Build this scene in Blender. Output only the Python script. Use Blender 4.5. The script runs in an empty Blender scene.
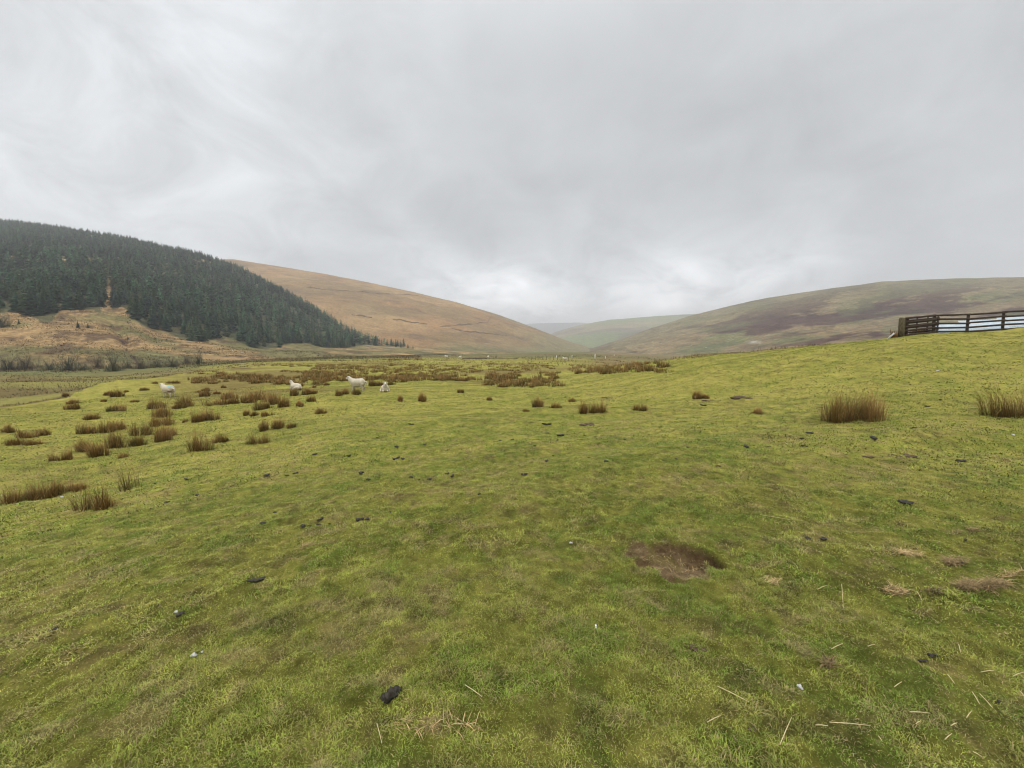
import bpy, bmesh, math, random
import numpy as np
from mathutils import Vector, Matrix

rng = np.random.default_rng(7)
random.seed(7)
scene = bpy.context.scene
COL = scene.collection

# ------------------------------------------------------------------ camera model
F = 398.0                       # focal length in pixels of a 1024 wide frame
EYE = 1.6
PITCH = math.atan(32.0 / F)
CT, ST = math.cos(PITCH), math.sin(PITCH)


def ray(u, v):
    xr = (np.asarray(u, float) - 512.0) / F
    yu = (384.0 - np.asarray(v, float)) / F
    yc = CT + yu * ST
    zc = -ST + yu * CT
    return xr / yc, zc / yc           # x and z gained per metre of depth


def project(x, y, z):
    y = np.maximum(y, 1e-3)
    d = y * CT - (z - EYE) * ST
    d = np.maximum(d, 1e-3)
    return 512.0 + F * x / d, 384.0 - F * (y * ST + (z - EYE) * CT) / d


# ------------------------------------------------------------------ noise
def _hash(ix, iy, seed):
    h = (ix.astype(np.int64) * 374761393 + iy.astype(np.int64) * 668265263 + seed * 1442695041) & 0x7FFFFFFF
    h = ((h ^ (h >> 13)) * 1274126177) & 0x7FFFFFFF
    h = (h ^ (h >> 16)) & 0x7FFFFFFF
    return h / float(0x7FFFFFFF)


def vnoise(x, y, seed=0):
    x = np.asarray(x, float)
    y = np.asarray(y, float)
    ix = np.floor(x)
    iy = np.floor(y)
    fx = x - ix
    fy = y - iy
    fx = fx * fx * fx * (fx * (fx * 6 - 15) + 10)
    fy = fy * fy * fy * (fy * (fy * 6 - 15) + 10)
    a = _hash(ix, iy, seed)
    b = _hash(ix + 1, iy, seed)
    c = _hash(ix, iy + 1, seed)
    d = _hash(ix + 1, iy + 1, seed)
    return (a * (1 - fx) + b * fx) * (1 - fy) + (c * (1 - fx) + d * fx) * fy


def fbm(x, y, seed=0, octs=4, gain=0.5):
    s = 0.0
    amp = 1.0
    tot = 0.0
    for i in range(octs):
        k = 2.03 ** i
        s = s + amp * vnoise(x * k + 17.3 * i, y * k - 9.1 * i, seed + i)
        tot += amp
        amp *= gain
    return s / tot


def sstep(a, b, x):
    t = np.clip((x - a) / (b - a), 0, 1)
    return t * t * (3 - 2 * t)


def mixc(a, b, t):
    t = np.asarray(t)[..., None]
    return np.asarray(a) * (1 - t) + np.asarray(b) * t


# ------------------------------------------------------------------ pasture height: thin plate through surveyed points
CP = []                          # (u, depth, drop below the eye)
for u, d in ((-150, 1.78), (150, 1.7), (512, 1.6), (850, 1.55), (1170, 1.52)):
    CP.append((u, 1.5, d))
for u, d in ((-150, 2.05), (150, 1.82), (400, 1.66), (600, 1.6), (800, 1.54), (1170, 1.46)):
    CP.append((u, 3.0, d))
for u, d in ((-200, 2.6), (88, 2.35), (300, 1.98), (512, 1.72), (700, 1.55), (1015, 1.42), (1200, 1.3)):
    CP.append((u, 6.5, d))
for u, Y, d in ((145, 12, 2.65), (200, 10, 2.42), (258, 10.5, 2.37), (281, 12, 2.28), (420, 12, 2.12), (541, 15, 2.03),
                (592, 13, 1.95), (700, 13, 1.72), (855, 9, 1.44), (1020, 9, 1.32), (1024, 15, .35), (900, 15, .55),
                (780, 16, 1.15), (0, 13, 2.75), (-250, 13, 2.9), (40, 17, 2.85),
                (420, 18, 2.2), (358, 23, 2.25), (168, 24, 2.7), (296, 24, 2.42), (60, 22, 2.95), (-150, 20, 3.2),
                (0, 22, 3.12), (100, 26, 2.75), (100, 32, 2.62), (160, 38, 2.62), (220, 50, 2.5),
                (500, 29, 2.4), (560, 24, 2.1), (620, 27, 1.55), (620, 42, 1.25), (700, 34, .34), (800, 28, -.38),
                (905, 24, -1.03), (1024, 24, -1.36), (1200, 24, -1.75), (905, 18, -.12), (1024, 18, -.4),
                (1024, 30, -1.0), (905, 32, -.6), (1200, 32, -1.2), (1024, 46, 1.0), (905, 46, 1.0), (1200, 50, 1.0), (800, 50, 1.6), (700, 62, 2.2),
                (620, 72, 2.6), (0, 30, 3.7), (-200, 30, 4.1), (60, 42, 3.9), (0, 50, 4.1), (0, 75, 4.1), (-200, 75, 4.3), (100, 75, 4.0), (180, 75, 3.3),
                (400, 32, 2.3), (300, 35, 2.4), (400, 60, 2.15), (300, 60, 2.2), (500, 50, 2.25), (560, 50, 2.15),
                (400, 130, 1.7), (250, 110, 2.6), (500, 110, 1.75), (600, 150, 1.75), (700, 150, 3.5), (900, 150, 4), (1150, 150, 4),
                (0, 130, 5.5), (-200, 130, 6), (520, 300, .9), (600, 300, 1.4), (560, 600, .0), (900, 400, 5), (200, 400, 5), (-200, 400, 6), (1200, 400, 5)):
    CP.append((u, Y, d))
_pts = []
_val = []
for u, Y, d in CP:
    v = 352 + F * d / Y
    k, _z = ray(u, v)
    _pts.append((k * Y, Y))
    _val.append(EYE - d)
for a in range(0, 360, 30):      # the ground also carries on to the sides and behind
    r = 0.35
    _pts.append((r * math.sin(math.radians(a)), r * math.cos(math.radians(a))))
    _val.append(0.0)
    if 70 < a < 290:
        for r, z0 in ((3, 0), (12, -.4), (40, -1.5), (150, -3), (600, -5)):
            side = math.sin(math.radians(a))
            _pts.append((r * side, r * math.cos(math.radians(a))))
            _val.append(z0 + side * r * .06 * (1 if r < 30 else 0))
for a in range(0, 360, 30):
    _pts.append((2500 * math.sin(math.radians(a)), 2500 * math.cos(math.radians(a))))
    _val.append(-6.0)


def _lp(x, y):
    r = np.hypot(x, y)
    s = np.log1p(r / 1.2) / np.maximum(r, 1e-6)
    return x * s, y * s


_P = np.array(_pts)
_px, _py = _lp(_P[:, 0], _P[:, 1])
_n = len(_px)
_d2 = (_px[:, None] - _px[None]) ** 2 + (_py[:, None] - _py[None]) ** 2
_K = np.where(_d2 > 0, .5 * _d2 * np.log(_d2 + 1e-12), 0) + np.eye(_n) * 0.004
_A = np.zeros((_n + 3, _n + 3))
_A[:_n, :_n] = _K
_A[:_n, _n] = _A[_n, :_n] = 1
_A[:_n, _n + 1] = _A[_n + 1, :_n] = _px
_A[:_n, _n + 2] = _A[_n + 2, :_n] = _py
_W = np.linalg.solve(_A, np.concatenate([np.array(_val), np.zeros(3)]))


def tps(x, y):
    x = np.asarray(x, float).ravel()
    y = np.asarray(y, float).ravel()
    out = np.empty(len(x))
    for i in range(0, len(x), 40000):
        ax, ay = _lp(x[i:i + 40000], y[i:i + 40000])
        d2 = (ax[:, None] - _px[None]) ** 2 + (ay[:, None] - _py[None]) ** 2
        out[i:i + 40000] = (.5 * d2 * np.log(d2 + 1e-12)) @ _W[:_n] + _W[_n] + _W[_n + 1] * ax + _W[_n + 2] * ay
    return out


def pit(x, y):
    """bare hollow worn into the turf"""
    cx, cy = PITC
    dx, dy = (x - cx), (y - cy)
    wob = .35 * (vnoise(x * 4.2, y * 4.2, 5) - .5) + .22 * (vnoise(x * 11, y * 11, 6) - .5)
    return np.hypot(dx / (.38 - .08 * sstep(0, .2, dx)), dy / .27) + wob * 2.0


PITC = (1.30, 2.98)


def bank_y(x, u):
    return np.interp(u, [-400, -200, 0, 60, 100, 150, 215, 260], [17, 19, 22, 24.5, 31, 42, 55, 60]) * (1 + .10 * (fbm(x * .35, x * 0, 43, 3) - .5))


def ground_h(x, y):
    x = np.asarray(x, float)
    y = np.asarray(y, float)
    shp = x.shape
    z = tps(x, y).reshape(shp)
    r = np.hypot(x, y)
    far = sstep(1500, 6000, r)
    z = z * (1 - far) + far * (-12)
    w = sstep(.5, 4, r) * (1 - .6 * sstep(40, 90, r))
    # sheep terraces slanting up to the right, then lumps and tussocks
    q = y - .35 * x
    z = z + w * .15 * (fbm(x * .13, q * .62, 31, 3) - .5) * 2 * sstep(2, 9, r)
    z = z + w * .15 * (fbm(x * .55, y * .7, 33, 3) - .5)
    z = z + .028 * (fbm(x * 3.1, y * 3.1, 35, 3) - .5) * (1 - sstep(10, 25, r))
    z = z + (.030 * (vnoise(x * 9.5, y * 9.5, 37) - .5) + .016 * (vnoise(x * 21, y * 21, 38) - .5)) * (1 - sstep(5, 9, r))
    z = z + sstep(24, 40, r) * (1 - sstep(400, 900, r)) * .5 * (fbm(x * .06, y * .09, 39, 3) - .5)
    uu = 512 + F * x / np.maximum(y, 1e-3)
    yb = bank_y(x, uu)
    z = z - .5 * (1 - sstep(170, 260, uu)) * (y > 5) * sstep(1.0, 1.05, y / yb) * (1 - sstep(80, 110, y))
    z = z + .55 * (fbm(x * .11, y * .16, 41, 3) - .5) * (1 - sstep(0, 220, uu)) * sstep(1.05, 1.4, y / yb) * (1 - sstep(75, 100, y)) * (y > 5)
    z = z + .85 * np.exp(-((uu - 25) / 75) ** 2 - ((y - 60) / 13) ** 2) * (y > 5)
    p = pit(x, y)
    z = z - (1 - sstep(.78, 1.06, p)) * (.045 + .06 * sstep(-.1, .3, .3 * (y - PITC[1]) + (x - PITC[0])) + .05 * (fbm(x * 9, y * 9, 42, 3) - .5)) + .02 * np.exp(-((p - 1.25) / .25) ** 2)
    return z


def march(hf, u, v, y0=1.0, y1=400.0, n=260):
    u = np.atleast_1d(np.asarray(u, float))
    v = np.atleast_1d(np.asarray(v, float))
    kx, kz = ray(u, v)
    Y = np.geomspace(y0, y1, n)
    X = kx[:, None] * Y[None]
    Z = EYE + kz[:, None] * Y[None]
    below = (Z - hf(X, np.broadcast_to(Y, X.shape))) < 0
    i = np.where(below.any(1), below.argmax(1), n - 1)
    lo = Y[np.maximum(i - 1, 0)]
    hi = Y[i]
    for _ in range(14):
        m = .5 * (lo + hi)
        b = (EYE + kz * m - hf(kx * m, m)) < 0
        hi = np.where(b, m, hi)
        lo = np.where(b, lo, m)
    return kx * hi, hi, hf(kx * hi, hi)


# ------------------------------------------------------------------ hills
def table(us, vs):
    return lambda u: np.interp(u, us, vs)


class Hill:
    def __init__(self, us, keys, namp, nscale, seed):
        self.us = np.array(us, float)
        self.keys = keys              # list of (v list, depth list)
        self.namp, self.ns, self.seed = namp, nscale, seed

    def u_of(self, x, y):
        return 512 + F * 1.012 * x / np.maximum(y, 1)

    def raw(self, u, y):
        Ys = [np.interp(u, self.us, k[1]) for k in self.keys]
        Zs = []
        for k, Yk in zip(self.keys, Ys):
            _, kz = ray(u, np.interp(u, self.us, k[0]))
            Zs.append(EYE + kz * Yk)
        Ys.append(Ys[-1] * 1.7)
        Zs.append(Zs[-1] - .05 * np.abs(Zs[-1]) - 10)
        z = np.where(y <= Ys[0], Zs[0] - .05 * (Ys[0] - y), Zs[-1])
        for i in range(len(Ys) - 1):
            t = np.clip((y - Ys[i]) / (Ys[i + 1] - Ys[i]), 0, 1)
            seg = Zs[i] + (Zs[i + 1] - Zs[i]) * t
            z = np.where((y > Ys[i]) & (y <= Ys[i + 1]), seg, z)
        return z

    def depth(self, k, u):
        return np.interp(u, self.us, self.keys[k][1])

    def __call__(self, x, y):
        x = np.asarray(x, float)
        y = np.asarray(y, float)
        u = self.u_of(x, y)
        z = sum(w * self.raw(u, y * s) for w, s in ((.2, .94), (.25, .97), (.25, 1.0), (.2, 1.03), (.1, 1.06)))
        ysk = self.depth(-1, u)
        yft = self.depth(0, u)
        w = sstep(0, .25, (y - yft) / (ysk - yft)) * (1 - .75 * sstep(.75, 1.0, (y - yft) / (ysk - yft)))
        z = z + w * self.namp * 2 * (fbm(x * self.ns, y * self.ns, self.seed, 5) - .5)
        return z + self.extra(x, y, u)

    def extra(self, x, y, u):
        return 0.0


AU = [-500, -200, 0, 60, 110, 135, 150, 200, 240, 300, 350, 400, 440, 480, 520]
A_ft = np.array([95, 95, 95, 97, 100, 102, 105, 115, 125, 150, 180, 220, 250, 280, 300], float)


class ForestHill(Hill):
    def extra(self, x, y, u):
        # the burn that cuts down the open slope
        cu = np.interp(y, [100, 125, 140, 155, 175, 300, 500], [146, 132, 124, 114, 108, 109, 112]) + 9 * (fbm(y * .06, y * 0, 53, 3) - .5)
        g = np.exp(-((u - cu) / 8.0) ** 2) * sstep(100, 118, y) * (1 - sstep(180, 330, y))
        return -1.3 * g * (.6 + .8 * fbm(x * .05, y * .05, 52, 2))


hillA = ForestHill(AU, [
    ([378, 378, 378, 377, 376, 375, 374, 371, 366, 360, 357, 355, 354, 354, 355], A_ft),
    ([359, 359, 359, 359, 360, 360, 358, 357, 356, 353, 352, 351, 352, 353, 354], A_ft * 1.16),
    ([319, 319, 318, 318, 319, 324, 331, 338, 344, 348, 348, 347, 349, 352, 354], A_ft * 1.7),
    ([145, 194, 218.5, 226, 234, 238, 242, 252.5, 267, 300, 333, 350, 353, 355, 357],
     [700, 700, 680, 660, 640, 630, 620, 600, 560, 480, 410, 400, 440, 490, 520])], 3.0, .02, 51)
BU = [60, 150, 235, 300, 350, 400, 450, 500, 540, 570, 600, 640]
B_ft = np.array([300, 300, 300, 300, 300, 320, 350, 390, 450, 520, 600, 640], float)
B_sk = np.array([1000, 1000, 1000, 980, 960, 950, 950, 960, 980, 1000, 1020, 1040], float)
B_sv = np.array([262, 258, 256.5, 267, 276, 287, 298.5, 313.5, 329, 343, 353, 357], float)
hillB = Hill(BU, [
    ([357] * len(BU), B_ft), (352 - (352 - B_sv) * .12, B_ft * 1.2), (352 - (352 - B_sv) * .58, B_ft + .38 * (B_sk - B_ft)),
    (352 - (352 - B_sv) * .9, B_ft + .75 * (B_sk - B_ft)), (B_sv, B_sk)], 11.0, .007, 61)
hillC = Hill([380, 470, 530, 580, 640, 720], [([353] * 6, [2600] * 6), ([352, 335, 322, 321, 326, 340], [4600] * 6)], 12, .002, 71)
DU = [490, 540, 555, 580, 610, 660, 700, 760, 820]
D_sv = np.array([355, 341, 331.5, 324, 318, 314, 311.5, 309, 308], float)
hillD = Hill(DU, [([355] * 9, [1000] * 9), (352 - (352 - D_sv) * .45, [1450] * 9), (D_sv, [2250] * 9)], 16, .003, 81)
EU = [540, 590, 640, 690, 740, 770, 800, 830, 880, 950, 1024, 1200, 1500, 2000]
E_ft = np.array([560, 480, 420, 360, 300, 270, 245, 225, 205, 190, 180, 170, 160, 150], float)
E_sk = np.array([1150, 1100, 1050, 1000, 950, 900, 860, 830, 800, 780, 760, 740, 720, 700], float)
E_sv = np.array([358, 349, 332, 315, 302, 296, 291, 286, 280, 276.5, 274.5, 268, 258, 248], float)
hillE = Hill(EU, [([360] * 14, E_ft), (352 - (352 - E_sv) * .28, E_ft + .2 * (E_sk - E_ft)),
                  (352 - (352 - E_sv) * .68, E_ft + .5 * (E_sk - E_ft)), (E_sv, E_sk)], 12, .009, 91)


# ------------------------------------------------------------------ materials
def new_mat(name):
    m = bpy.data.materials.new(name)
    m.use_nodes = True
    nt = m.node_tree
    b = nt.nodes['Principled BSDF']
    return m, nt, b


def attr_mat(name, rough=.85, spec=.2, noises=(), bump=None, sat=None):
    """colour attribute, broken up with noise at several world scales"""
    m, nt, b = new_mat(name)
    at = nt.nodes.new('ShaderNodeAttribute')
    at.attribute_name = 'Col'
    tc = nt.nodes.new('ShaderNodeTexCoord')
    cur = at.outputs['Color']
    for scale, lo, hi, stretch in noises:
        mp = nt.nodes.new('ShaderNodeMapping')
        mp.inputs['Scale'].default_value = stretch
        nt.links.new(tc.outputs['Object'], mp.inputs['Vector'])
        nz = nt.nodes.new('ShaderNodeTexNoise')
        nz.inputs['Scale'].default_value = scale
        nz.inputs['Detail'].default_value = 5
        nz.inputs['Roughness'].default_value = .65
        nt.links.new(mp.outputs['Vector'], nz.inputs['Vector'])
        mr = nt.nodes.new('ShaderNodeMapRange')
        mr.inputs['From Min'].default_value = .3
        mr.inputs['From Max'].default_value = .7
        mr.inputs['To Min'].default_value = lo
        mr.inputs['To Max'].default_value = hi
        nt.links.new(nz.outputs['Fac'], mr.inputs['Value'])
        vm = nt.nodes.new('ShaderNodeVectorMath')
        vm.operation = 'SCALE'
        nt.links.new(cur, vm.inputs[0])
        nt.links.new(mr.outputs['Result'], vm.inputs['Scale'])
        cur = vm.outputs['Vector']
    nt.links.new(cur, b.inputs['Base Color'])
    b.inputs['Roughness'].default_value = rough
    b.inputs['Specular IOR Level'].default_value = spec
    if bump:
        prev = None
        for scale, dist in bump:
            nz = nt.nodes.new('ShaderNodeTexNoise')
            nz.inputs['Scale'].default_value = scale
            nz.inputs['Detail'].default_value = 6
            nz.inputs['Roughness'].default_value = .7
            nt.links.new(tc.outputs['Object'], nz.inputs['Vector'])
            bp = nt.nodes.new('ShaderNodeBump')
            bp.inputs['Strength'].default_value = 1
            bp.inputs['Distance'].default_value = dist
            nt.links.new(nz.outputs['Fac'], bp.inputs['Height'])
            if prev:
                nt.links.new(prev, bp.inputs['Normal'])
            prev = bp.outputs['Normal']
        nt.links.new(prev, b.inputs['Normal'])
    return m


def plain_mat(name, c1, c2, scale=20, rough=.85, spec=.25, bump=.0, stretch=(1, 1, 1)):
    m, nt, b = new_mat(name)
    tc = nt.nodes.new('ShaderNodeTexCoord')
    mp = nt.nodes.new('ShaderNodeMapping')
    mp.inputs['Scale'].default_value = stretch
    nt.links.new(tc.outputs['Object'], mp.inputs['Vector'])
    nz = nt.nodes.new('ShaderNodeTexNoise')
    nz.inputs['Scale'].default_value = scale
    nz.inputs['Detail'].default_value = 5
    nt.links.new(mp.outputs['Vector'], nz.inputs['Vector'])
    cr = nt.nodes.new('ShaderNodeValToRGB')
    cr.color_ramp.elements[0].position = .3
    cr.color_ramp.elements[1].position = .7
    cr.color_ramp.elements[0].color = (*c1, 1)
    cr.color_ramp.elements[1].color = (*c2, 1)
    nt.links.new(nz.outputs['Fac'], cr.inputs['Fac'])
    nt.links.new(cr.outputs['Color'], b.inputs['Base Color'])
    b.inputs['Roughness'].default_value = rough
    b.inputs['Specular IOR Level'].default_value = spec
    if bump:
        bp = nt.nodes.new('ShaderNodeBump')
        bp.inputs['Distance'].default_value = bump
        nt.links.new(nz.outputs['Fac'], bp.inputs['Height'])
        nt.links.new(bp.outputs['Normal'], b.inputs['Normal'])
    return m


one = (1, 1, 1)
M_ground = attr_mat('turf_soil', .95, .05, [(.9, .82, 1.18, one), (5, .8, 1.2, one), (22, .68, 1.32, one)], [(5, .05), (28, .022), (90, .008)])
M_hillA = attr_mat('rough_hill_grass', .95, .1, [(.05, .8, 1.2, one), (.22, .6, 1.4, one), (.9, .6, 1.4, one)], [(.25, 1.2), (1.1, .35)])
M_hillB = attr_mat('moor_grass', .95, .1, [(.012, .85, 1.15, one), (.06, .80, 1.2, one), (.3, .68, 1.32, one)], [(.06, 4), (.3, 1.6)])
M_hillE = attr_mat('heather_moor', .95, .1, [(.012, .85, 1.15, one), (.07, .62, 1.38, one), (.3, .55, 1.45, one)], [(.06, 4), (.3, 2.2)])
M_blade = attr_mat('grass_blade', .7, .10)
M_rush = attr_mat('rush_stem', .8, .1)
M_needle = attr_mat('spruce_needles', .8, .15)
M_bark = plain_mat('spruce_bark', (.045, .03, .02), (.10, .075, .055), 4)
M_twig = attr_mat('willow_twigs', .85, .15)
M_wool = attr_mat('sheep_fleece', .95, .05, [(30, .88, 1.08, one)], [(60, .01)])
M_dung = plain_mat('dung', (.018, .015, .011), (.055, .046, .034), 45, .7, .3, .004)
M_earth = plain_mat('clod_earth', (.055, .037, .023), (.125, .088, .055), 30, .95, .1, .006)
M_stone = plain_mat('white_stone', (.34, .33, .30), (.55, .54, .51), 40, .8, .3, .003)
M_straw = plain_mat('straw', (.42, .33, .16), (.62, .52, .29), 60, .6, .3)
M_wood = plain_mat('weathered_wood', (.030, .021, .015), (.085, .062, .045), 9, .9, .2, .004, (1, 1, 6))
M_woodpale = plain_mat('mossy_wood', (.050, .044, .022), (.15, .122, .072), 8, .95, .1, .006, (3, 3, 1))
M_sheet = plain_mat('galvanised_sheet', (.42, .50, .56), (.60, .68, .74), 3, .45, .5, 0, (1, 4, 1))
M_plank = plain_mat('grey_plank', (.40, .41, .42), (.62, .63, .64), 7, .8, .2)
M_wall = plain_mat('wall_stone', (.10, .07, .045), (.21, .155, .10), .9, .95, .1, .2)
M_wire = plain_mat('wire', (.10, .10, .10), (.2, .2, .2), 5, .5, .5)
M_white = plain_mat('white_paint', (.70, .70, .68), (.85, .85, .83), 6, .6, .3)
M_bank = plain_mat('eroded_earth', (.025, .018, .013), (.085, .055, .035), 1.3, .95, .1, .1)
M_water, _nt, _b = new_mat('stream_water')
_b.inputs['Base Color'].default_value = (.03, .035, .035, 1)
_b.inputs['Roughness'].default_value = .12


# ------------------------------------------------------------------ object helpers
def mesh_from(name, V, faces, cols=None, smooth=False):
    """faces: list of int arrays, each (n,3) or (n,4)"""
    V = np.asarray(V, np.float32)
    me = bpy.data.meshes.new(name)
    me.vertices.add(len(V))
    me.vertices.foreach_set('co', V.ravel())
    faces = [np.asarray(f, np.int32) for f in faces if len(f)]
    loops = np.concatenate([f.ravel() for f in faces])
    tot = np.concatenate([np.full(len(f), f.shape[1], np.int32) for f in faces])
    st = np.concatenate([[0], np.cumsum(tot)[:-1]]).astype(np.int32)
    me.loops.add(len(loops))
    me.loops.foreach_set('vertex_index', loops)
    me.polygons.add(len(tot))
    me.polygons.foreach_set('loop_start', st)
    if smooth:
        me.polygons.foreach_set('use_smooth', np.ones(len(tot), bool))
    if cols is not None:
        ca = me.color_attributes.new('Col', 'FLOAT_COLOR', 'POINT')
        c4 = np.ones((len(V), 4), np.float32)
        c4[:, :3] = np.clip(cols, 0, 1)
        ca.data.foreach_set('color', c4.ravel())
    me.update(calc_edges=True)
    return me


def tag(o, label=None, cat=None, group=None, kind=None):
    if label:
        o['label'] = label
    if cat:
        o['category'] = cat
    if group:
        o['group'] = group
    if kind:
        o['kind'] = kind
    return o


def obj(name, me, mat, parent=None, loc=(0, 0, 0), rz=0.0, sc=1.0):
    o = bpy.data.objects.new(name, me)
    COL.objects.link(o)
    if mat and not me.materials:
        me.materials.append(mat)
    o.location = loc
    o.rotation_euler = (0, 0, rz)
    o.scale = (sc, sc, sc) if not hasattr(sc, '__len__') else sc
    if parent:
        o.parent = parent
    return o


def empty(name, loc, rz=0.0):
    o = bpy.data.objects.new(name, None)
    o.empty_display_size = .2
    COL.objects.link(o)
    o.location = loc
    o.rotation_euler = (0, 0, rz)
    return o


class MB:
    """collects boxes and tubes into one mesh"""
    def __init__(self):
        self.V = []
        self.q = []
        self.n = 0

    def add(self, V, q):
        self.V.append(np.asarray(V, float))
        self.q.append(np.asarray(q, int) + self.n)
        self.n += len(V)

    def bar(self, a, b, w, h, up=(0, 0, 1), taper=1.0):
        a = Vector(a)
        b = Vector(b)
        d = (b - a).normalized()
        s = d.cross(Vector(up))
        if s.length < 1e-4:
            s = Vector((1, 0, 0))
        s.normalize()
        t = s.cross(d).normalized()
        V = []
        for p, k in ((a, 1.0), (b, taper)):
            for i, j in ((-1, -1), (1, -1), (1, 1), (-1, 1)):
                V.append(p + s * (i * w * .5 * k) + t * (j * h * .5 * k))
        self.add(V, [(0, 1, 2, 3), (7, 6, 5, 4), (0, 4, 5, 1), (1, 5, 6, 2), (2, 6, 7, 3), (3, 7, 4, 0)])

    def tube(self, pts, rad, n=7):
        pts = [Vector(p) for p in pts]
        rad = rad if hasattr(rad, '__len__') else [rad] * len(pts)
        V = []
        for i, p in enumerate(pts):
            d = (pts[min(i + 1, len(pts) - 1)] - pts[max(i - 1, 0)]).normalized()
            s = d.cross(Vector((.13, .97, .2))).normalized()
            t = s.cross(d)
            for k in range(n):
                a = 2 * math.pi * k / n
                V.append(p + (s * math.cos(a) + t * math.sin(a)) * rad[i])
        q = []
        for i in range(len(pts) - 1):
            for k in range(n):
                k2 = (k + 1) % n
                q.append((i * n + k, i * n + k2, (i + 1) * n + k2, (i + 1) * n + k))
        base = len(V)
        V.append(pts[0])
        V.append(pts[-1])
        for k in range(n):
            k2 = (k + 1) % n
            q.append((base, k2, k, k))
            q.append((base + 1, (len(pts) - 1) * n + k, (len(pts) - 1) * n + k2, (len(pts) - 1) * n + k2))
        self.add(V, q)

    def mesh(self, name, bevel=0.0):
        V = np.concatenate(self.V)
        Q = np.concatenate(self.q)
        tri = Q[Q[:, 2] == Q[:, 3]][:, :3]
        quad = Q[Q[:, 2] != Q[:, 3]]
        return mesh_from(name, V, [quad, tri])


# ------------------------------------------------------------------ ground colours
GREEN = np.array((.194, .198, .034))
YELL = np.array((.280, .250, .056))
DEEP = np.array((.130, .162, .028))
STRAW = np.array((.285, .215, .082))
BROWN = np.array((.110, .078, .034))
OLIVE = np.array((.165, .140, .048))
SOIL = np.array((.105, .074, .048))


def ground_col(x, y, z=None):
    r = np.hypot(x, y)
    q = y - .35 * x
    n1 = fbm(x * .16, q * .55, 101, 4)
    n2 = fbm(x * 1.1, y * 1.3, 103, 4)
    n3 = fbm(x * 5.5, y * 5.5, 105, 4)
    t = sstep(.30, .70, .40 * n1 + .22 * n2 + .38 * n3 + .10 * sstep(4, 14, r) - .03)
    c = mixc(GREEN, YELL, t)
    c = mixc(c, DEEP, .55 * (1 - sstep(.33, .52, n2 * .35 + n3 * .65)) * (1 - .6 * sstep(6, 20, r)))
    n4 = fbm(x * 6.5, y * 7.5, 107, 4) * .7 + .3 * n2
    c = mixc(c, STRAW, .60 * sstep(.53, .70, n4) * (1 - .5 * sstep(8, 20, r)))
    n5 = fbm(x * 5.2 + 40, y * 6.4, 109, 4) * .75 + .25 * fbm(x * .9, y * 1.1, 110, 2)
    c = mixc(c, BROWN, .44 * sstep(.58, .72, n5))
    sp = .78 + .44 * vnoise(x * 17, y * 17, 120)
    c = c * (1 + (sp - 1) * (1 - sstep(6, 16, r)))[..., None]
    if z is not None:
        d = EYE - z
        low = sstep(3.25, 3.7, d) * sstep(20, 26, r) * (x < 0)
        c = mixc(c, mixc(OLIVE, np.array((.20, .18, .05)), sstep(.4, .6, fbm(x * .05, y * .14, 111, 4))), low)
        u, v = project(x, y, z)
        bed = sstep(23, 30, r) * (1 - sstep(75, 110, r)) * sstep(.42, .62, fbm(x * .08, y * .16, 113, 4)) * (1 - sstep(560, 660, u)) * sstep(110, 240, u)
        c = mixc(c, np.array((.15, .105, .04)), .75 * bed)
        edge = np.exp(-((d - 3.2) / .2) ** 2) * sstep(21, 30, r) * (x < 0) * (r < 75)
        c = mixc(c, np.array((.13, .075, .035)), .55 * edge)
        yb = bank_y(x, u)
        lip = sstep(.985, 1.0, y / yb) * (1 - sstep(1.05, 1.14, y / yb)) * (u < 250) * (y > 5)
        c = mixc(c, np.array((.10, .062, .032)), .75 * lip)
        low2 = sstep(1.04, 1.15, y / yb) * (1 - sstep(120, 240, u)) * (y > 5) * sstep(.44, .6, fbm(x * .09, y * .22, 112, 4))
        c = mixc(c, np.array((.120, .090, .036)), .85 * low2)
        far = sstep(80, 150, r)
        fc = mixc(np.array((.115, .125, .045)), np.array((.16, .115, .06)), sstep(.4, .62, fbm(x * .012, y * .05, 115, 5)))
        c = mixc(c, fc, far)
        crest = sstep(0, .12, y / np.interp(u, [560, 620, 700, 800, 900], [44, 36, 29, 25, 22.5]) - 1) * sstep(560, 620, u) * (1 - sstep(820, 900, u)) * (y > 0)
        c = mixc(c, mixc(np.array((.10, .06, .03)), np.array((.25, .18, .085)), fbm(x * .5, y * .5, 118, 3)), .85 * crest * sstep(.36, .5, fbm(x * .2, y * .2, 117, 3)))
    p = pit(x, y)
    soil = mixc(SOIL, np.array((.165, .122, .085)), sstep(.35, .65, fbm(x * 7, y * 7, 119, 4)))
    soil = mixc(soil, np.array((.05, .034, .02)), sstep(.3, 1.0, (x - PITC[0]) / .34))  # right side darkened: shade of the turf lip painted into the soil
    soil = mixc(soil, np.array((.14, .14, .03)), .3 * sstep(.60, .68, fbm(x * 8 + 5, y * 8, 121, 3)))
    soil = soil * np.array((1.62, 1.5, 1.12))
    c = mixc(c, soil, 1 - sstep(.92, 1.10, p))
    return c


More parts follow.
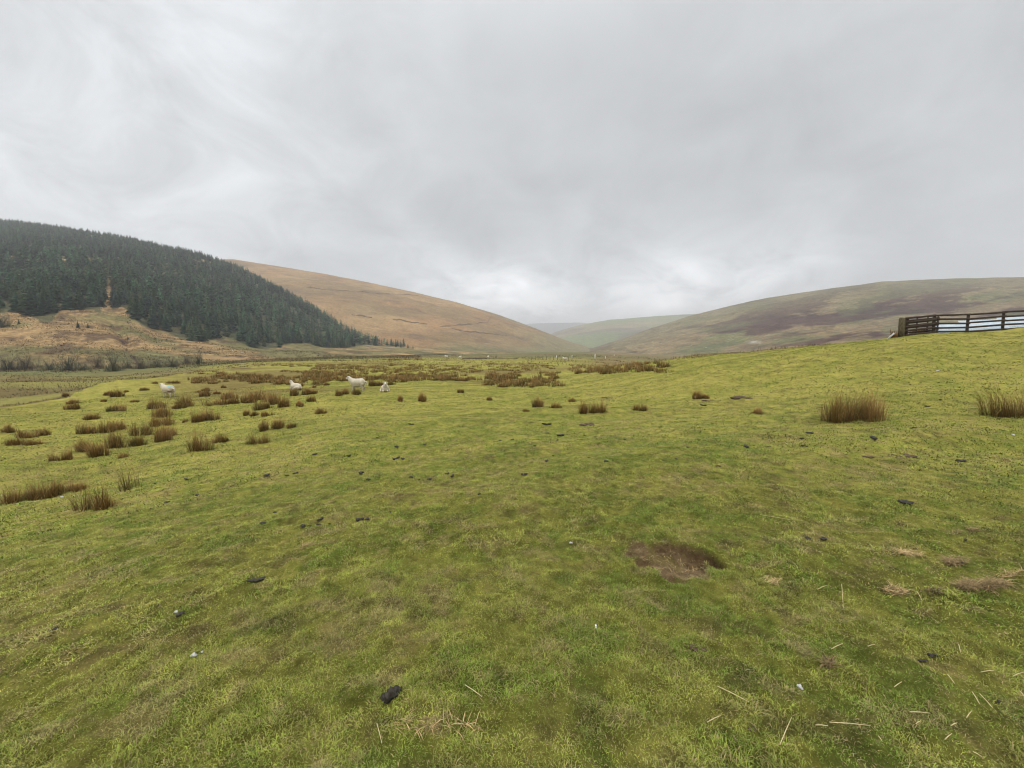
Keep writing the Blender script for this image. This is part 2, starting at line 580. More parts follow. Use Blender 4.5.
# ------------------------------------------------------------------ the ground sheet
def build_ground():
    rr = np.concatenate([[0.0], np.geomspace(.25, 1.0, 30)[:-1], np.geomspace(1.0, 12, 420)[:-1], np.geomspace(12, 9000, 340)])
    front = np.radians(np.linspace(-64, 64, 620))
    back = np.radians(np.linspace(64, 296, 90)[1:-1])
    az = np.concatenate([front, back])
    Rg, Ag = np.meshgrid(rr[1:], az, indexing='ij')
    x = Rg * np.sin(Ag)
    y = Rg * np.cos(Ag)
    z = ground_h(x, y)
    c = ground_col(x, y, z) * (.60 + .40 * sstep(2.5, 10, Rg))[..., None]  # near turf darkened, shade between the blades put into the colour
    na = len(az)
    V = np.stack([x, y, z], -1).reshape(-1, 3)
    i = np.arange(len(rr) - 2)[:, None]
    j = np.arange(na)[None]
    j2 = (j + 1) % na
    Q = np.stack([i * na + j, (i + 1) * na + j, (i + 1) * na + j2, i * na + j2], -1).reshape(-1, 4)
    V = np.concatenate([V, [[0, 0, float(ground_h(np.array([0.]), np.array([0.]))[0])]]])
    jj = np.arange(na)
    T = np.stack([np.full(na, len(V) - 1), jj, (jj + 1) % na], -1)
    cols = np.concatenate([c.reshape(-1, 3), c.reshape(-1, 3)[:1]])
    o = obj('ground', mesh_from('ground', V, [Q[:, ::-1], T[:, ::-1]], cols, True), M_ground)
    tag(o, 'sloping green sheep pasture running down to the valley floor', kind='structure')


build_ground()


def build_hill(name, H, u0, u1, nu, nt, colf, mat, label, fcut=1.0):
    us = np.linspace(u0, u1, nu)
    Yf = H.depth(0, us) * fcut
    Ys = H.depth(-1, us) * 1.6
    t = np.linspace(0, 1, nt) ** 1.25
    Y = Yf[:, None] * (1 - t) + Ys[:, None] * t
    q = (us - 512) / F / 1.012
    X = q[:, None] * Y
    Z = H(X, Y)
    pu, pv = project(X, Y, Z)
    C = colf(X, Y, Z, pu, pv)
    V = np.stack([X, Y, Z], -1).reshape(-1, 3)
    i = np.arange(nu - 1)[:, None]
    j = np.arange(nt - 1)[None]
    Q = np.stack([i * nt + j, (i + 1) * nt + j, (i + 1) * nt + j + 1, i * nt + j + 1], -1).reshape(-1, 4)
    o = obj(name, mesh_from(name, V, [Q], C.reshape(-1, 3), True), mat)
    tag(o, label, kind='structure')
    return o


def colA(X, Y, Z, u, v):
    tan = np.array((.290, .190, .085))
    gr = np.array((.150, .130, .050))
    n = fbm(X * .035, Y * .05, 201, 4)
    c = mixc(gr, tan, sstep(.38, .58, n + .14 * np.exp(-((u - 55) / 70) ** 2) - .08 * sstep(150, 230, u)))
    m = fbm(X * .16, Y * .16, 203, 4)
    c = mixc(c, np.array((.085, .05, .03)), .75 * sstep(.60, .68, m))
    c = mixc(c, np.array((.075, .085, .035)), .4 * sstep(.45, .6, fbm(X * .06, Y * .08, 205, 3)) * sstep(340, 362, v))
    cu = np.interp(Y, [100, 125, 140, 155, 175, 300, 500], [146, 132, 124, 114, 108, 109, 112]) + 9 * (fbm(Y * .06, Y * 0, 53, 3) - .5)
    g = np.exp(-((u - cu) / (1.2 + 2.6 * fbm(Y * .11, Y * 0, 54, 2))) ** 2) * sstep(100, 112, Y) * (1 - sstep(146, 165, Y))
    c = mixc(c, np.array((.06, .032, .024)), np.clip(1.1 * g * sstep(.45, .62, fbm(X * .2, Y * .2, 207, 3)), 0, 1))
    inside = forest_mask(X, Y, u)
    return mixc(c, np.array((.055, .065, .03)), .8 * inside)


def forest_mask(X, Y, u):
    yb = hillA.depth(2, u) * (1 + .05 * np.sin(u * .09) + .07 * (fbm(u * .03, u * 0, 211, 3) - .5))
    yb = yb * (1 + .22 * np.exp(-((u - 122) / 14) ** 2) + .10 * np.exp(-((u - 62) / 8) ** 2))
    gap = np.exp(-((u - np.interp(Y, [150, 200, 240, 400], [104, 108, 111, 118])) / (np.interp(Y, [150, 300], [5.0, 3.6]) * (.5 + vnoise(Y * .06, Y * 0, 215)))) ** 2) * (Y < 275)
    n = fbm(X * .02 + 3, Y * .02, 213, 3)
    return (Y > yb) & (u < 404) & (gap < .5) & (n + .22 * (vnoise(X * .09, Y * .09, 217) - .5) < .715)


def colB(X, Y, Z, u, v):
    a = np.array((.285, .170, .076))
    b = np.array((.215, .145, .068))
    c = mixc(a, b, sstep(.4, .62, fbm(X * .006, Y * .01, 221, 5)))
    c = mixc(c, np.array((.33, .23, .11)), .5 * sstep(.55, .7, fbm(X * .012, Y * .006, 223, 4)))
    c = mixc(c, np.array((.145, .14, .062)), .85 * sstep(338, 352, v + 9 * (fbm(X * .01, Y * .01, 225, 4) - .5) * 2))
    gr = sstep(470, 545, u) * sstep(.35, .6, fbm(X * .008, Y * .012, 227, 4) + .15 * sstep(520, 560, u))
    c = mixc(c, np.array((.20, .17, .085)), .75 * gr)
    return mixc(c, np.array((.12, .08, .05)), .5 * sstep(.64, .72, fbm(X * .02, Y * .03, 229, 4)))


def colE(X, Y, Z, u, v):
    q = v + .15 * (u - 700)
    g = np.array((.150, .150, .058))
    t = np.array((.250, .185, .095))
    h = np.array((.072, .034, .026))
    n1 = fbm(u * .011, q * .085, 231, 4)
    n2 = fbm(u * .014 + 30, q * .10, 233, 6, .6)
    n3 = fbm(u * .02 + 60, q * .13, 235, 4)
    c = mixc(g, t, sstep(.38, .56, n1 + .05 * sstep(850, 1000, u)))
    hb = np.exp(-((q - 335) / 13.0) ** 2) * .16
    c = mixc(c, h, .92 * sstep(.50, .57, n2 + hb - .04))
    low = sstep(318, 328, v) * sstep(740, 820, u)
    n6 = fbm(u * .022 + 9, (v + .10 * u) * .20, 237, 5, .6)
    c = mixc(c, mixc(np.array((.25, .18, .09)), np.array((.085, .036, .028)), sstep(.50, .57, n6)), .8 * low)
    c = c * (.58 + .56 * fbm(X * .05, Y * .03, 239, 4))[..., None]
    c = mixc(c, np.array((.115, .125, .05)), .5 * sstep(.55, .66, n3))
    top = sstep(26, 8, v - np.interp(u, EU, E_sv)) if False else 1 - sstep(5, 26, v - np.interp(u, EU, E_sv))
    c = mixc(c, np.array((.165, .14, .07)), .65 * top)
    tr = np.exp(-((u - 754) / 6) ** 2 - ((v - 342) / 1.2) ** 2)
    return mixc(c, np.array((.36, .35, .30)), .8 * tr)


def colD(X, Y, Z, u, v):
    c = mixc(np.array((.155, .175, .065)), np.array((.24, .19, .10)), sstep(.4, .62, fbm(X * .003, Y * .004, 241, 5)))
    return mixc(c, np.array((.10, .07, .06)), .6 * sstep(.56, .66, fbm(X * .004 + 9, Y * .006, 243, 5)))


def colC(X, Y, Z, u, v):
    return mixc(np.array((.10, .10, .07)), np.array((.13, .10, .08)), fbm(X * .003, Y * .003, 251, 3))


build_hill('forest_hill', hillA, -420, 520, 520, 300, colA, M_hillA, 'rough straw coloured hillside below and under the conifer plantation')
build_hill('moor_hill', hillB, 70, 640, 320, 220, colB, M_hillB, 'bare orange brown moorland hill sloping down into the valley')
build_hill('far_hill', hillC, 380, 720, 120, 60, colC, M_hillB, 'faint blue grey hill at the head of the valley')
build_hill('green_hill', hillD, 490, 820, 200, 120, colD, M_hillE, 'hazy green and brown hill behind the heather slope')
build_hill('heather_hill', hillE, 545, 1900, 700, 360, colE, M_hillE, 'long hillside striped with heather and pale grass')


# ------------------------------------------------------------------ blades (grass and rushes)
def blades(px, py, pz, L, W, az, lean, cb, ct, curl=.5):
    """one bent, tapered blade per point: 5 verts, a quad and a triangle"""
    n = len(px)
    dx, dy = np.cos(az), np.sin(az)
    sx, sy = -dy, dx
    h1 = .5 * L * np.cos(lean * (1 - curl))
    o1 = .5 * L * np.sin(lean * (1 - curl))
    h2 = h1 + .5 * L * np.cos(lean * (1 + curl))
    o2 = o1 + .5 * L * np.sin(lean * (1 + curl))
    V = np.empty((n, 5, 3), np.float32)
    w = W * .5
    for k, s in ((0, -1), (1, 1)):
        V[:, k, 0] = px + s * sx * w
        V[:, k, 1] = py + s * sy * w
        V[:, k, 2] = pz
    for k, s in ((2, 1), (3, -1)):
        V[:, k, 0] = px + dx * o1 + s * sx * w * .75
        V[:, k, 1] = py + dy * o1 + s * sy * w * .75
        V[:, k, 2] = pz + h1
    V[:, 4, 0] = px + dx * o2
    V[:, 4, 1] = py + dy * o2
    V[:, 4, 2] = pz + h2
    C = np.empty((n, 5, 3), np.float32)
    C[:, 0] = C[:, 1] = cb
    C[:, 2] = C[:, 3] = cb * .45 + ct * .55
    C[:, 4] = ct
    b = np.arange(n)[:, None] * 5
    return V.reshape(-1, 3), b + np.array([[0, 1, 2, 3]]), b + np.array([[3, 2, 4]]), C.reshape(-1, 3)


def grass_band(r0, r1, dens, L0, L1, W0, W1, amax=66):
    a = math.radians(amax)
    n = int(dens * a * (r1 * r1 - r0 * r0))
    r = np.sqrt(rng.random(n) * (r1 * r1 - r0 * r0) + r0 * r0)
    az = (rng.random(n) * 2 - 1) * a
    x = r * np.sin(az)
    y = r * np.cos(az)
    tuft = fbm(x * 5, y * 5, 301, 3)
    keep = (pit(x, y) > .74 + .36 * rng.random(n)) & (rng.random(n) < .75 + .6 * (tuft - .2))
    keep |= (pit(x, y) < .9) & (rng.random(n) < .09)
    x, y, r, tuft = x[keep], y[keep], r[keep], tuft[keep]
    n = len(x)
    z = ground_h(x, y)
    base = ground_col(x, y, z)
    L = (L0 + (L1 - L0) * rng.random(n) ** 1.6) * (.75 + .6 * sstep(.35, .7, tuft))
    W = W0 + (W1 - W0) * rng.random(n)
    lean = .35 + 1.15 * rng.random(n) ** .7
    k = rng.random(n)
    dead = k < .11 + .17 * sstep(.55, .72, fbm(x * 6.5, y * 7.5, 107, 4))
    val = ((.9 + .75 * rng.random(n)) * (.8 + .5 * vnoise(x * 13, y * 13, 303)))[:, None]
    fresh = rng.random(n)[:, None]
    tip = base * val * (1.15 * (1 - fresh) + fresh * np.array((.85, 1.16, 1.0)))
    straw = np.array((.40, .32, .14)) * (.45 + .7 * rng.random((n, 1)))
    tip = np.where(dead[:, None], straw, tip)
    lean = np.where(dead, 1.0 + .5 * rng.random(n), lean)
    L = np.where(dead, L * 1.25, L)
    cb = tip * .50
    return blades(x, y, z - .004, L, W, rng.random(n) * 2 * math.pi, lean, cb, tip, .35)


def join_blades(parts):
    V, Q, T, C = [], [], [], []
    n = 0
    for v, q, t, c in parts:
        V.append(v)
        Q.append(q + n)
        T.append(t + n)
        C.append(c)
        n += len(v)
    return np.concatenate(V), [np.concatenate(Q), np.concatenate(T)], np.concatenate(C)


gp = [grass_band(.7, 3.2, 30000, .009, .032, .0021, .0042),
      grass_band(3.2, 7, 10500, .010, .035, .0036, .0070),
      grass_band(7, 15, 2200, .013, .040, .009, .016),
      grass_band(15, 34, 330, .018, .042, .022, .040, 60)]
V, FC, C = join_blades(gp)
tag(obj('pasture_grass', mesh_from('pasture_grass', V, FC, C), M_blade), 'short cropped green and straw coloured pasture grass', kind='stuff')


# ------------------------------------------------------------------ rush clumps
RG = np.array((.100, .094, .024))
RB = np.array((.400, .225, .078))
RT = np.array((.50, .37, .16))


def rush_blades(n, w, d, h, tone, cx=0., cy=0., cz=0., bw=.008, seed=None, lean_bias=None):
    g = np.random.default_rng(seed) if seed is not None else rng
    ns = int(np.clip(round(3 + 3.2 * w / .6), 3, 16))
    sa = g.random(ns) * 2 * math.pi
    sk = np.sqrt(g.random(ns)) * .95
    sx, sy = sk * np.cos(sa), sk * np.sin(sa)
    sh = .55 + .55 * g.random(ns)
    st = g.normal(0, .30, ns)
    sl = g.normal(0, .16, (ns, 2))
    pk = g.integers(0, ns, n)
    rad = 1.0 / math.sqrt(ns) * 1.05
    k = np.sqrt(g.random(n))
    a = g.random(n) * 2 * math.pi
    ex, ey = sx[pk] * (1 - rad * .5) + rad * k * np.cos(a), sy[pk] * (1 - rad * .5) + rad * k * np.sin(a)
    x = cx + ex * w * .46
    y = cy + ey * d * .46
    L = h * sh[pk] * (.45 + .75 * g.random(n) ** 1.2) * (1.12 - .3 * k ** 2)
    vx = .30 * k * np.cos(a) + .16 * ex + sl[pk, 0] + g.normal(0, .10, n)
    vy = .30 * k * np.sin(a) + .16 * ey + sl[pk, 1] + g.normal(0, .10, n)
    az = np.arctan2(vy, vx)
    lean = .04 + np.hypot(vx, vy) * (.5 + .8 * g.random(n))
    if lean_bias is not None:
        az = np.where(g.random(n) < .6, lean_bias + g.normal(0, .4, n), az)
        lean = lean + .18
    broke = g.random(n) < .12
    lean = np.where(broke, lean + .5 + .6 * g.random(n), lean)
    t = np.clip(tone + st[pk] + g.normal(0, .22, n), 0, 1)
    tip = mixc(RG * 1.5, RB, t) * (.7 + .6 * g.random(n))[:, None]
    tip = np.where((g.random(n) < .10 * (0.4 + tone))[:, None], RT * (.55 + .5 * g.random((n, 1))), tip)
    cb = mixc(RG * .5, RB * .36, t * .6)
    return blades(x, y, np.full(n, cz) - .01, L, np.full(n, bw) * (.7 + .6 * g.random(n)), az, lean, cb, tip, .45)


# each row: u of the middle, v of the foot, width and height in the picture, all in pixels of a zoomed crop
def crop(rows, sx, ox, oy):
    return [(ox + a / sx, oy + b / sx, w / sx, h / sx) for a, b, w, h in rows]


left_rows = crop([
    (305, 178, 22, 22), (335, 212, 50, 22), (325, 240, 70, 28), (508, 170, 26, 16), (552, 178, 48, 32), (598, 156, 20, 10),
    (680, 148, 40, 16), (735, 114, 22, 12), (822, 113, 60, 14), (495, 200, 30, 10), (642, 203, 38, 10), (533, 250, 80, 34),
    (413, 287, 70, 30), (410, 355, 90, 55), (480, 350, 90, 60), (550, 335, 70, 38), (110, 375, 80, 40), (190, 365, 80, 40),
    (140, 410, 80, 36), (45, 410, 90, 38), (15, 350, 50, 35), (740, 235, 70, 48), (765, 280, 120, 55), (660, 365, 100, 60),
    (755, 320, 100, 60), (750, 395, 110, 80), (645, 415, 80, 60), (795, 365, 60, 50), (552, 425, 110, 90), (450, 465, 100, 75),
    (400, 440, 80, 55), (585, 472, 40, 30), (275, 485, 78, 50), (420, 725, 150, 110),
    (50, 690, 130, 75), (150, 672, 160, 75), (250, 648, 90, 55), (320, 640, 80, 38), (885, 225, 90, 55), (850, 235, 60, 28),
    (935, 300, 60, 50), (877, 300, 24, 16)], 4.8, 0, 360)
mid_rows = crop([
    (270, 290, 50, 40), (235, 270, 30, 12), (275, 262, 40, 16), (338, 277, 34, 18), (370, 247, 30, 12), (325, 338, 120, 40),
    (400, 305, 80, 40), (430, 325, 60, 30), (480, 325, 90, 55), (540, 310, 90, 55), (560, 360, 85, 50), (610, 320, 90, 50),
    (672, 346, 62, 45), (640, 330, 50, 40), (295, 412, 80, 58), (480, 388, 40, 28), (520, 392, 50, 30),
    (590, 390, 60, 28), (563, 470, 42, 58), (655, 453, 80, 55), (717, 452, 38, 36), (540, 538, 90, 50), (340, 527, 62, 48),
    (248, 572, 105, 100), (735, 287, 50, 34), (785, 283, 55, 30), (825, 278, 40, 24), (825, 318, 48, 28), (763, 343, 42, 24),
    (865, 380, 48, 30), (833, 245, 22, 12), (900, 232, 38, 14)], 5.12, 150, 340)
low_rows = crop([(385, 205, 34, 30), (430, 195, 45, 30), (490, 198, 50, 34), (735, 235, 42, 30), (862, 238, 56, 52),
                 (580, 152, 50, 36), (630, 148, 50, 26), (690, 142, 50, 20)], 5.69, 270, 360)
low_rows += crop([(822, 652, 26, 14), (934, 682, 26, 14)], 4, 256, 230)
centre_rows = crop([(115, 628, 52, 40), (172, 633, 44, 22), (238, 608, 36, 18), (302, 655, 52, 52), (345, 652, 52, 40), (510, 643, 56, 28),
                    (745, 596, 30, 35), (772, 595, 40, 18), (992, 655, 40, 22), (58, 648, 30, 12)], 4, 512, 250)
ORD = ('leftmost second third fourth fifth sixth seventh eighth ninth tenth eleventh twelfth thirteenth fourteenth fifteenth sixteenth '
       'seventeenth eighteenth nineteenth twentieth').split()
zones = {}
for row in left_rows + mid_rows + low_rows + centre_rows:
    u, v, w, h = row
    if row in centre_rows:
        zn = ('rush clump', 'the open turf right of the resting sheep', 'rush clumps on the open turf')
    elif row in low_rows:
        zn = ('rush clump', 'those near the tail-out standing sheep', 'rush clumps around the two central sheep')
    elif v >= 442:
        zn = ('rush clump', 'the front row down the left pasture', 'rush clumps in the front row')
    elif u < 60 and v > 425:
        zn = ('rush clump', 'the tangle at the left pasture edge', 'rush clumps at the pasture edge')
    elif u < 172 and v >= 412:
        zn = ('rush clump', 'the thick patch before the blue-marked sheep', 'rush clumps in the thick patch')
    elif u < 198 and v < 412:
        zn = ('rush clump', 'those around the blue-marked standing sheep', 'rush clumps around the blue-marked sheep')
    elif u < 290 and v < 413:
        zn = ('rush clump', 'those between blue-marked sheep and half-hidden sheep', 'rush clumps between the sheep')
    elif u >= 290:
        zn = ('rush clump', 'those before the half-hidden resting sheep', 'rush clumps before the resting sheep')
    else:
        zn = ('rush clump', 'clear turf right of the thick patch', 'rush clumps right of the thick patch')
    zones.setdefault(zn, []).append(row)


def place_rush(u, v, w, h, label, group=None, tone=None, nmax=420, seed=1, dens=1.0, lean=None):
    x, y, z = march(ground_h, [u], [v])
    x, y, z = float(x[0]), float(y[0]), float(z[0])
    k = y / F
    W, H = w * k * 1.28, h * k * 1.32
    D = max(.6 * W, min(W, .35)) if W < 1.2 else .5 * W
    n = int(min(nmax, 70 + dens * 330 * W * D / .12))
    bw = max(.006, .00075 * y)
    tone = tone if tone is not None else .48 + .5 * rng.random()
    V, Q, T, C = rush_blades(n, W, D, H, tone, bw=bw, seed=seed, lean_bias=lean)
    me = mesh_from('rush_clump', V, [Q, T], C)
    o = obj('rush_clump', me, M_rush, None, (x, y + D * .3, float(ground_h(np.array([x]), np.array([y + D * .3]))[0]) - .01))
    tag(o, label, 'rush clump', group)
    return o


sd = 10
for (a, b, g), rows in zones.items():
    rows.sort()
    for i, (u, v, w, h) in enumerate(rows):
        sd += 1
        lab = f'{ORD[i]} {a} from the left among {b}' if i else f'leftmost brown {a} among {b}'
        if i >= 19:
            lab = f'rightmost brown {a} among {b}'
        place_rush(u, v, w, h, lab, g, None, 420, sd)
place_rush(121, 492, 22, 26, 'lone wispy rush clump with tall stems leaning left on the left pasture', 'rush clumps in the front row', .45, 90, 5, .4, math.pi * .95)
big = [place_rush(868, 422, 64, 27, 'large wide brown rush clump alone on the turf below the fence', None, .92, 1700, 3, 3.0)]
place_rush(1034, 419, 58, 32, 'brown rush clump arching over the turf beyond the wide clump, below fence end', None, .95, 1300, 4, 3.0, math.pi * .9)

# the rush beds on the valley floor: nearest clumps one by one, the rest as one mass
BED = [(200, 300, 372, 380, 22), (250, 330, 371, 386, 42), (300, 410, 367, 382, 62), (400, 470, 372, 381, 40), (406, 480, 366, 371, 18), (486, 553, 374, 387, 46),
       (498, 553, 364, 369, 14), (540, 562, 369, 384, 10), (571, 612, 367, 374, 18), (627, 664, 363, 369, 14), (205, 262, 376, 382, 10)]
bu, bv = [], []
for u0, u1, v0, v1, n in BED:
    for _ in range(n):
        bu.append(u0 + (u1 - u0) * random.random())
        bv.append(v0 + (v1 - v0) * random.random())
bx, by, bz = march(ground_h, bu, bv)
order = np.argsort(by)
nb = min(180, len(order))
bed_mesh = []
for s in range(6):
    V, Q, T, C = rush_blades(130, .9, .7, .38, .35 + .09 * s, bw=.022, seed=60 + s)
    bed_mesh.append(mesh_from('rush_clump', V, [Q, T], C))
    bed_mesh[-1].materials.append(M_rush)
for k, i in enumerate(order[:nb]):
    s = .75 + .5 * random.random()
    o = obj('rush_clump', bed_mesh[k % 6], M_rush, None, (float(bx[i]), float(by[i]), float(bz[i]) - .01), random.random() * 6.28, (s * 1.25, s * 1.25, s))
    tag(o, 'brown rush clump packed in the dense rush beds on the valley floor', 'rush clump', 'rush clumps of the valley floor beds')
parts = []
MASS = [(190, 330, 371, 384, 300), (300, 480, 366, 381, 520), (486, 560, 363, 387, 260), (570, 668, 362, 373, 150), (250, 420, 364, 369, 240)]
for u0, u1, v0, v1, n in MASS:
    uu = u0 + (u1 - u0) * rng.random(n)
    vv = v0 + (v1 - v0) * rng.random(n)
    xx, yy, zz = march(ground_h, uu, vv)
    nn = fbm(uu * .03, vv * .25, 401, 3)
    for x, y, z, q in zip(xx, yy, zz, nn):
        if y > 120 or q < .45:
            continue
        parts.append(rush_blades(34, 1.1, .8, .27 + .16 * random.random(), .3 + .6 * q, x, y, z, .035))
V, FC, C = join_blades(parts)
tag(obj('rush_bed', mesh_from('rush_bed', V, FC, C), M_rush), 'dense brown rush growth filling the valley floor', kind='stuff')


# ------------------------------------------------------------------ rough grass on the terrace, the lower slope and the valley floor
rp = []
for (u0, u1, y0, y1, n, hf, hi) in ((-120, 250, 24, 92, 5200, 'g', .24), (-120, 420, 92, 190, 9000, 'a', .55), (230, 760, 60, 230, 5200, 'g', .30), (600, 840, 28, 70, 2600, 'g', .26)):
    yy = y0 * (y1 / y0) ** rng.random(n)
    uu = u0 + (u1 - u0) * rng.random(n)
    kx, _ = ray(uu, 360)
    xx = kx * yy
    if hf == 'a':
        zz = np.maximum(hillA(xx, yy), ground_h(xx, yy))
        ok = ~forest_mask(xx, yy, hillA.u_of(xx, yy))
        cc = colA(xx, yy, zz, uu, np.full(n, 350.0))
    else:
        zz = ground_h(xx, yy)
        ok = y0 < yy
        if y0 == 24:
            ok = yy > bank_y(xx, uu) * 1.0
        elif y0 == 28:
            ok = yy > np.interp(uu, [560, 620, 700, 800, 900], [42, 35, 29, 25, 22.5])
        cc = ground_col(xx, yy, zz)
    ok &= fbm(xx * .07, yy * .10, 421, 3) > .42
    idx = np.repeat(np.where(ok)[0], 5)
    m_ = len(idx)
    spread = .25 + yy[idx] * .002
    c = cc[idx] * (.45 + .95 * rng.random((m_, 1)))
    tan_ = rng.random(m_) < .30
    c = np.where(tan_[:, None], np.array((.29, .205, .095)) * (.5 + .8 * rng.random((m_, 1))), c)
    rp.append(blades(xx[idx] + rng.normal(0, 1, m_) * spread, yy[idx] + rng.normal(0, 1, m_) * spread, zz[idx] - .04, hi * (.4 + .8 * rng.random(m_)), .0011 * yy[idx] * (.6 + .9 * rng.random(m_)),
                     rng.random(m_) * 6.283, .2 + .9 * rng.random(m_), c * .5, c, .3))
V, FC, C = join_blades(rp)
tag(obj('rough_grass', mesh_from('rough_grass', V, FC, C), M_rush), 'pale rough grass tussocks on the river terrace and lower slopes', kind='stuff')


# ------------------------------------------------------------------ conifers
def conifer_mesh(seed, whorls, per, R=.2, pale=0.0):
    g = np.random.default_rng(seed)
    V, Q, C = [], [], []
    n = 0
    for k in range(whorls):
        t = (k + .3 * g.random()) / whorls
        zc = .05 + .95 * t
        rad = R * 1.12 * (1 - t) ** .72 * (.8 + .4 * g.random()) + .006
        m = max(4, int(per * (1 - .5 * t)))
        a0 = g.random() * 6.28
        for b in range(m):
            a = a0 + 6.283 * (b + .5 * (g.random() - .5)) / m
            L = rad * (.6 + .6 * g.random())
            d = np.array((math.cos(a), math.sin(a), 0))
            s = np.array((-d[1], d[0], 0))
            w = L * (.30 + .2 * g.random()) + .004
            droop = .20 * L + .015
            root = np.array((0, 0, zc + .045))
            mid = d * L * .55 + np.array((0, 0, zc))
            tip = d * L + np.array((0, 0, zc - droop * (.6 + .8 * g.random()) + .02))
            V += [root, mid - s * w + np.array((0, 0, -.015)), tip, mid + s * w + np.array((0, 0, -.015))]
            Q.append((n, n + 1, n + 2, n + 3))
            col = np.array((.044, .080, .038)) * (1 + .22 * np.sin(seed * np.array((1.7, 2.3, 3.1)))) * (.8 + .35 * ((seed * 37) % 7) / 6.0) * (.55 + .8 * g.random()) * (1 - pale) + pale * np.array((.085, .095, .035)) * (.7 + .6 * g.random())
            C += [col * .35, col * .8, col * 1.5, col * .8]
            n += 4
    # leader
    V += [(-.008, 0, .93), (.008, 0, .93), (.002, 0, 1.03), (-.002, 0, 1.03)]
    Q.append((n, n + 1, n + 2, n + 3))
    C += [(.02, .034, .018)] * 4
    return np.array(V, float), np.array(Q), np.array(C, float)


near_src = []
for s in range(7):
    v, q, c = conifer_mesh(500 + s, 20, 13, .19 + .02 * (s % 3), 0 if s < 6 else .8)
    me = mesh_from('crown', v, [q], c)
    me.materials.append(M_needle)
    near_src.append(me)
mb = MB()
mb.tube([(0, 0, -.06), (0, 0, .3), (0, 0, .62), (0, 0, .96)], [.019, .014, .008, .002], 6)
trunk_me = mb.mesh('trunk')
trunk_me.materials.append(M_bark)


def make_tree(x, y, z, h, src, label, group, cat='tree', name='spruce_tree'):
    t = empty(name, (x, y, z - .1), random.random() * 6.28)
    t.scale = (h * (1.12 + .3 * (random.random() - .3)), h * (1.12 + .3 * (random.random() - .3)), h)
    obj('trunk', trunk_me, M_bark, t)
    obj('crown', src, M_needle, t)
    tag(t, label, cat, group)
    return t


sp = 4.6
gx, gy = np.meshgrid(np.arange(-980, 40, sp), np.arange(140, 760, sp * 1.1))
gx = gx + (rng.random(gx.shape) - .5) * sp * .9
gy = gy + (rng.random(gy.shape) - .5) * sp * .9
gx, gy = gx.ravel(), gy.ravel()
gu = hillA.u_of(gx, gy)
ok = (gu > -130) & (gy < hillA.depth(3, gu) * 1.10)
gx, gy, gu = gx[ok], gy[ok], gu[ok]
fm = forest_mask(gx, gy, gu)
gx, gy, gu = gx[fm], gy[fm], gu[fm]
thin = rng.random(len(gx)) < np.where(gy < 330, .88, .60)
gx, gy, gu = gx[thin], gy[thin], gu[thin]
gz = hillA(gx, gy)
gh = 6.0 + 4.8 * rng.random(len(gx)) ** 1.3 + 2 * (fbm(gx * .02, gy * .02, 261, 3) - .5)
gh *= 1 - .3 * sstep(340, 404, gu) - .12 * sstep(420, 620, gy)
# how much each one shows: distance past the wood's lower edge along its own column
depth_in = gy - hillA.depth(2, gu) * .9
vis = gh / gy * np.exp(-np.maximum(depth_in, 0) / 45.0) * ((gu > -12))
order = np.argsort(-vis)
front, rest = order[:290], order[290:]
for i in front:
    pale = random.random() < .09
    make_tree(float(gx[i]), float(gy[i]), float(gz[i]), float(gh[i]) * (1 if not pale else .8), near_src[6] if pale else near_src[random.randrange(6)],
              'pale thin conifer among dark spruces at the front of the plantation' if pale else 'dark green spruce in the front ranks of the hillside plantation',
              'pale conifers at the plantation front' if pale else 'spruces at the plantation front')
protos = [conifer_mesh(600 + s, 11, 8, .2 + .02 * (s % 3), 0 if s < 7 else .7) for s in range(8)]
Vs, Qs, Cs = [], [], []
nv = 0
pick = rng.integers(0, 8, len(rest))
pick = np.where((pick == 7) & (rng.random(len(rest)) < .2), 3, pick)
for s in range(8):
    idx = rest[pick == s]
    v, q, c = protos[s]
    a = rng.random(len(idx)) * 6.283
    wsc = gh[idx] * (1.05 + .5 * rng.random(len(idx)))
    ca, sa = np.cos(a), np.sin(a)
    X = gx[idx][:, None] + wsc[:, None] * (v[None, :, 0] * ca[:, None] - v[None, :, 1] * sa[:, None])
    Y = gy[idx][:, None] + wsc[:, None] * (v[None, :, 0] * sa[:, None] + v[None, :, 1] * ca[:, None])
    Z = gz[idx][:, None] + gh[idx][:, None] * v[None, :, 2]
    tone = (.55 + 1.35 * rng.random(len(idx)) ** 1.4)[:, None, None] * (.6 + .95 * fbm(gx[idx] * .03, gy[idx] * .03, 263, 3))[:, None, None]
    Vs.append(np.stack([X, Y, Z], -1).reshape(-1, 3))
    Cs.append((c[None] * tone).reshape(-1, 3))
    Qs.append((q[None] + (np.arange(len(idx)) * len(v))[:, None, None]).reshape(-1, 4) + nv)
    nv += len(idx) * len(v)
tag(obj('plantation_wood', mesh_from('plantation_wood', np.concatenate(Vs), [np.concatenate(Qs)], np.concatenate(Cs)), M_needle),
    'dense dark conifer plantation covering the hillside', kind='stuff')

# lone saplings on the open slope
for u, v, hpx, lab in ((78, 328, 7, 'left one of two small dark conifers standing on the open slope below the plantation'),
                       (88, 328, 5, 'right and smaller of two small dark conifers on the open slope below the plantation'),
                       (128, 340, 4, 'tiny dark conifer beside the gully on the open slope'),
                       (19, 324, 5, 'slender young conifer on the slope under the left end of the plantation')):
    x, y, z = march(hillA, [u], [v], 90, 500)
    make_tree(float(x[0]), float(y[0]), float(z[0]), hpx * float(y[0]) / F, near_src[2], lab, None)
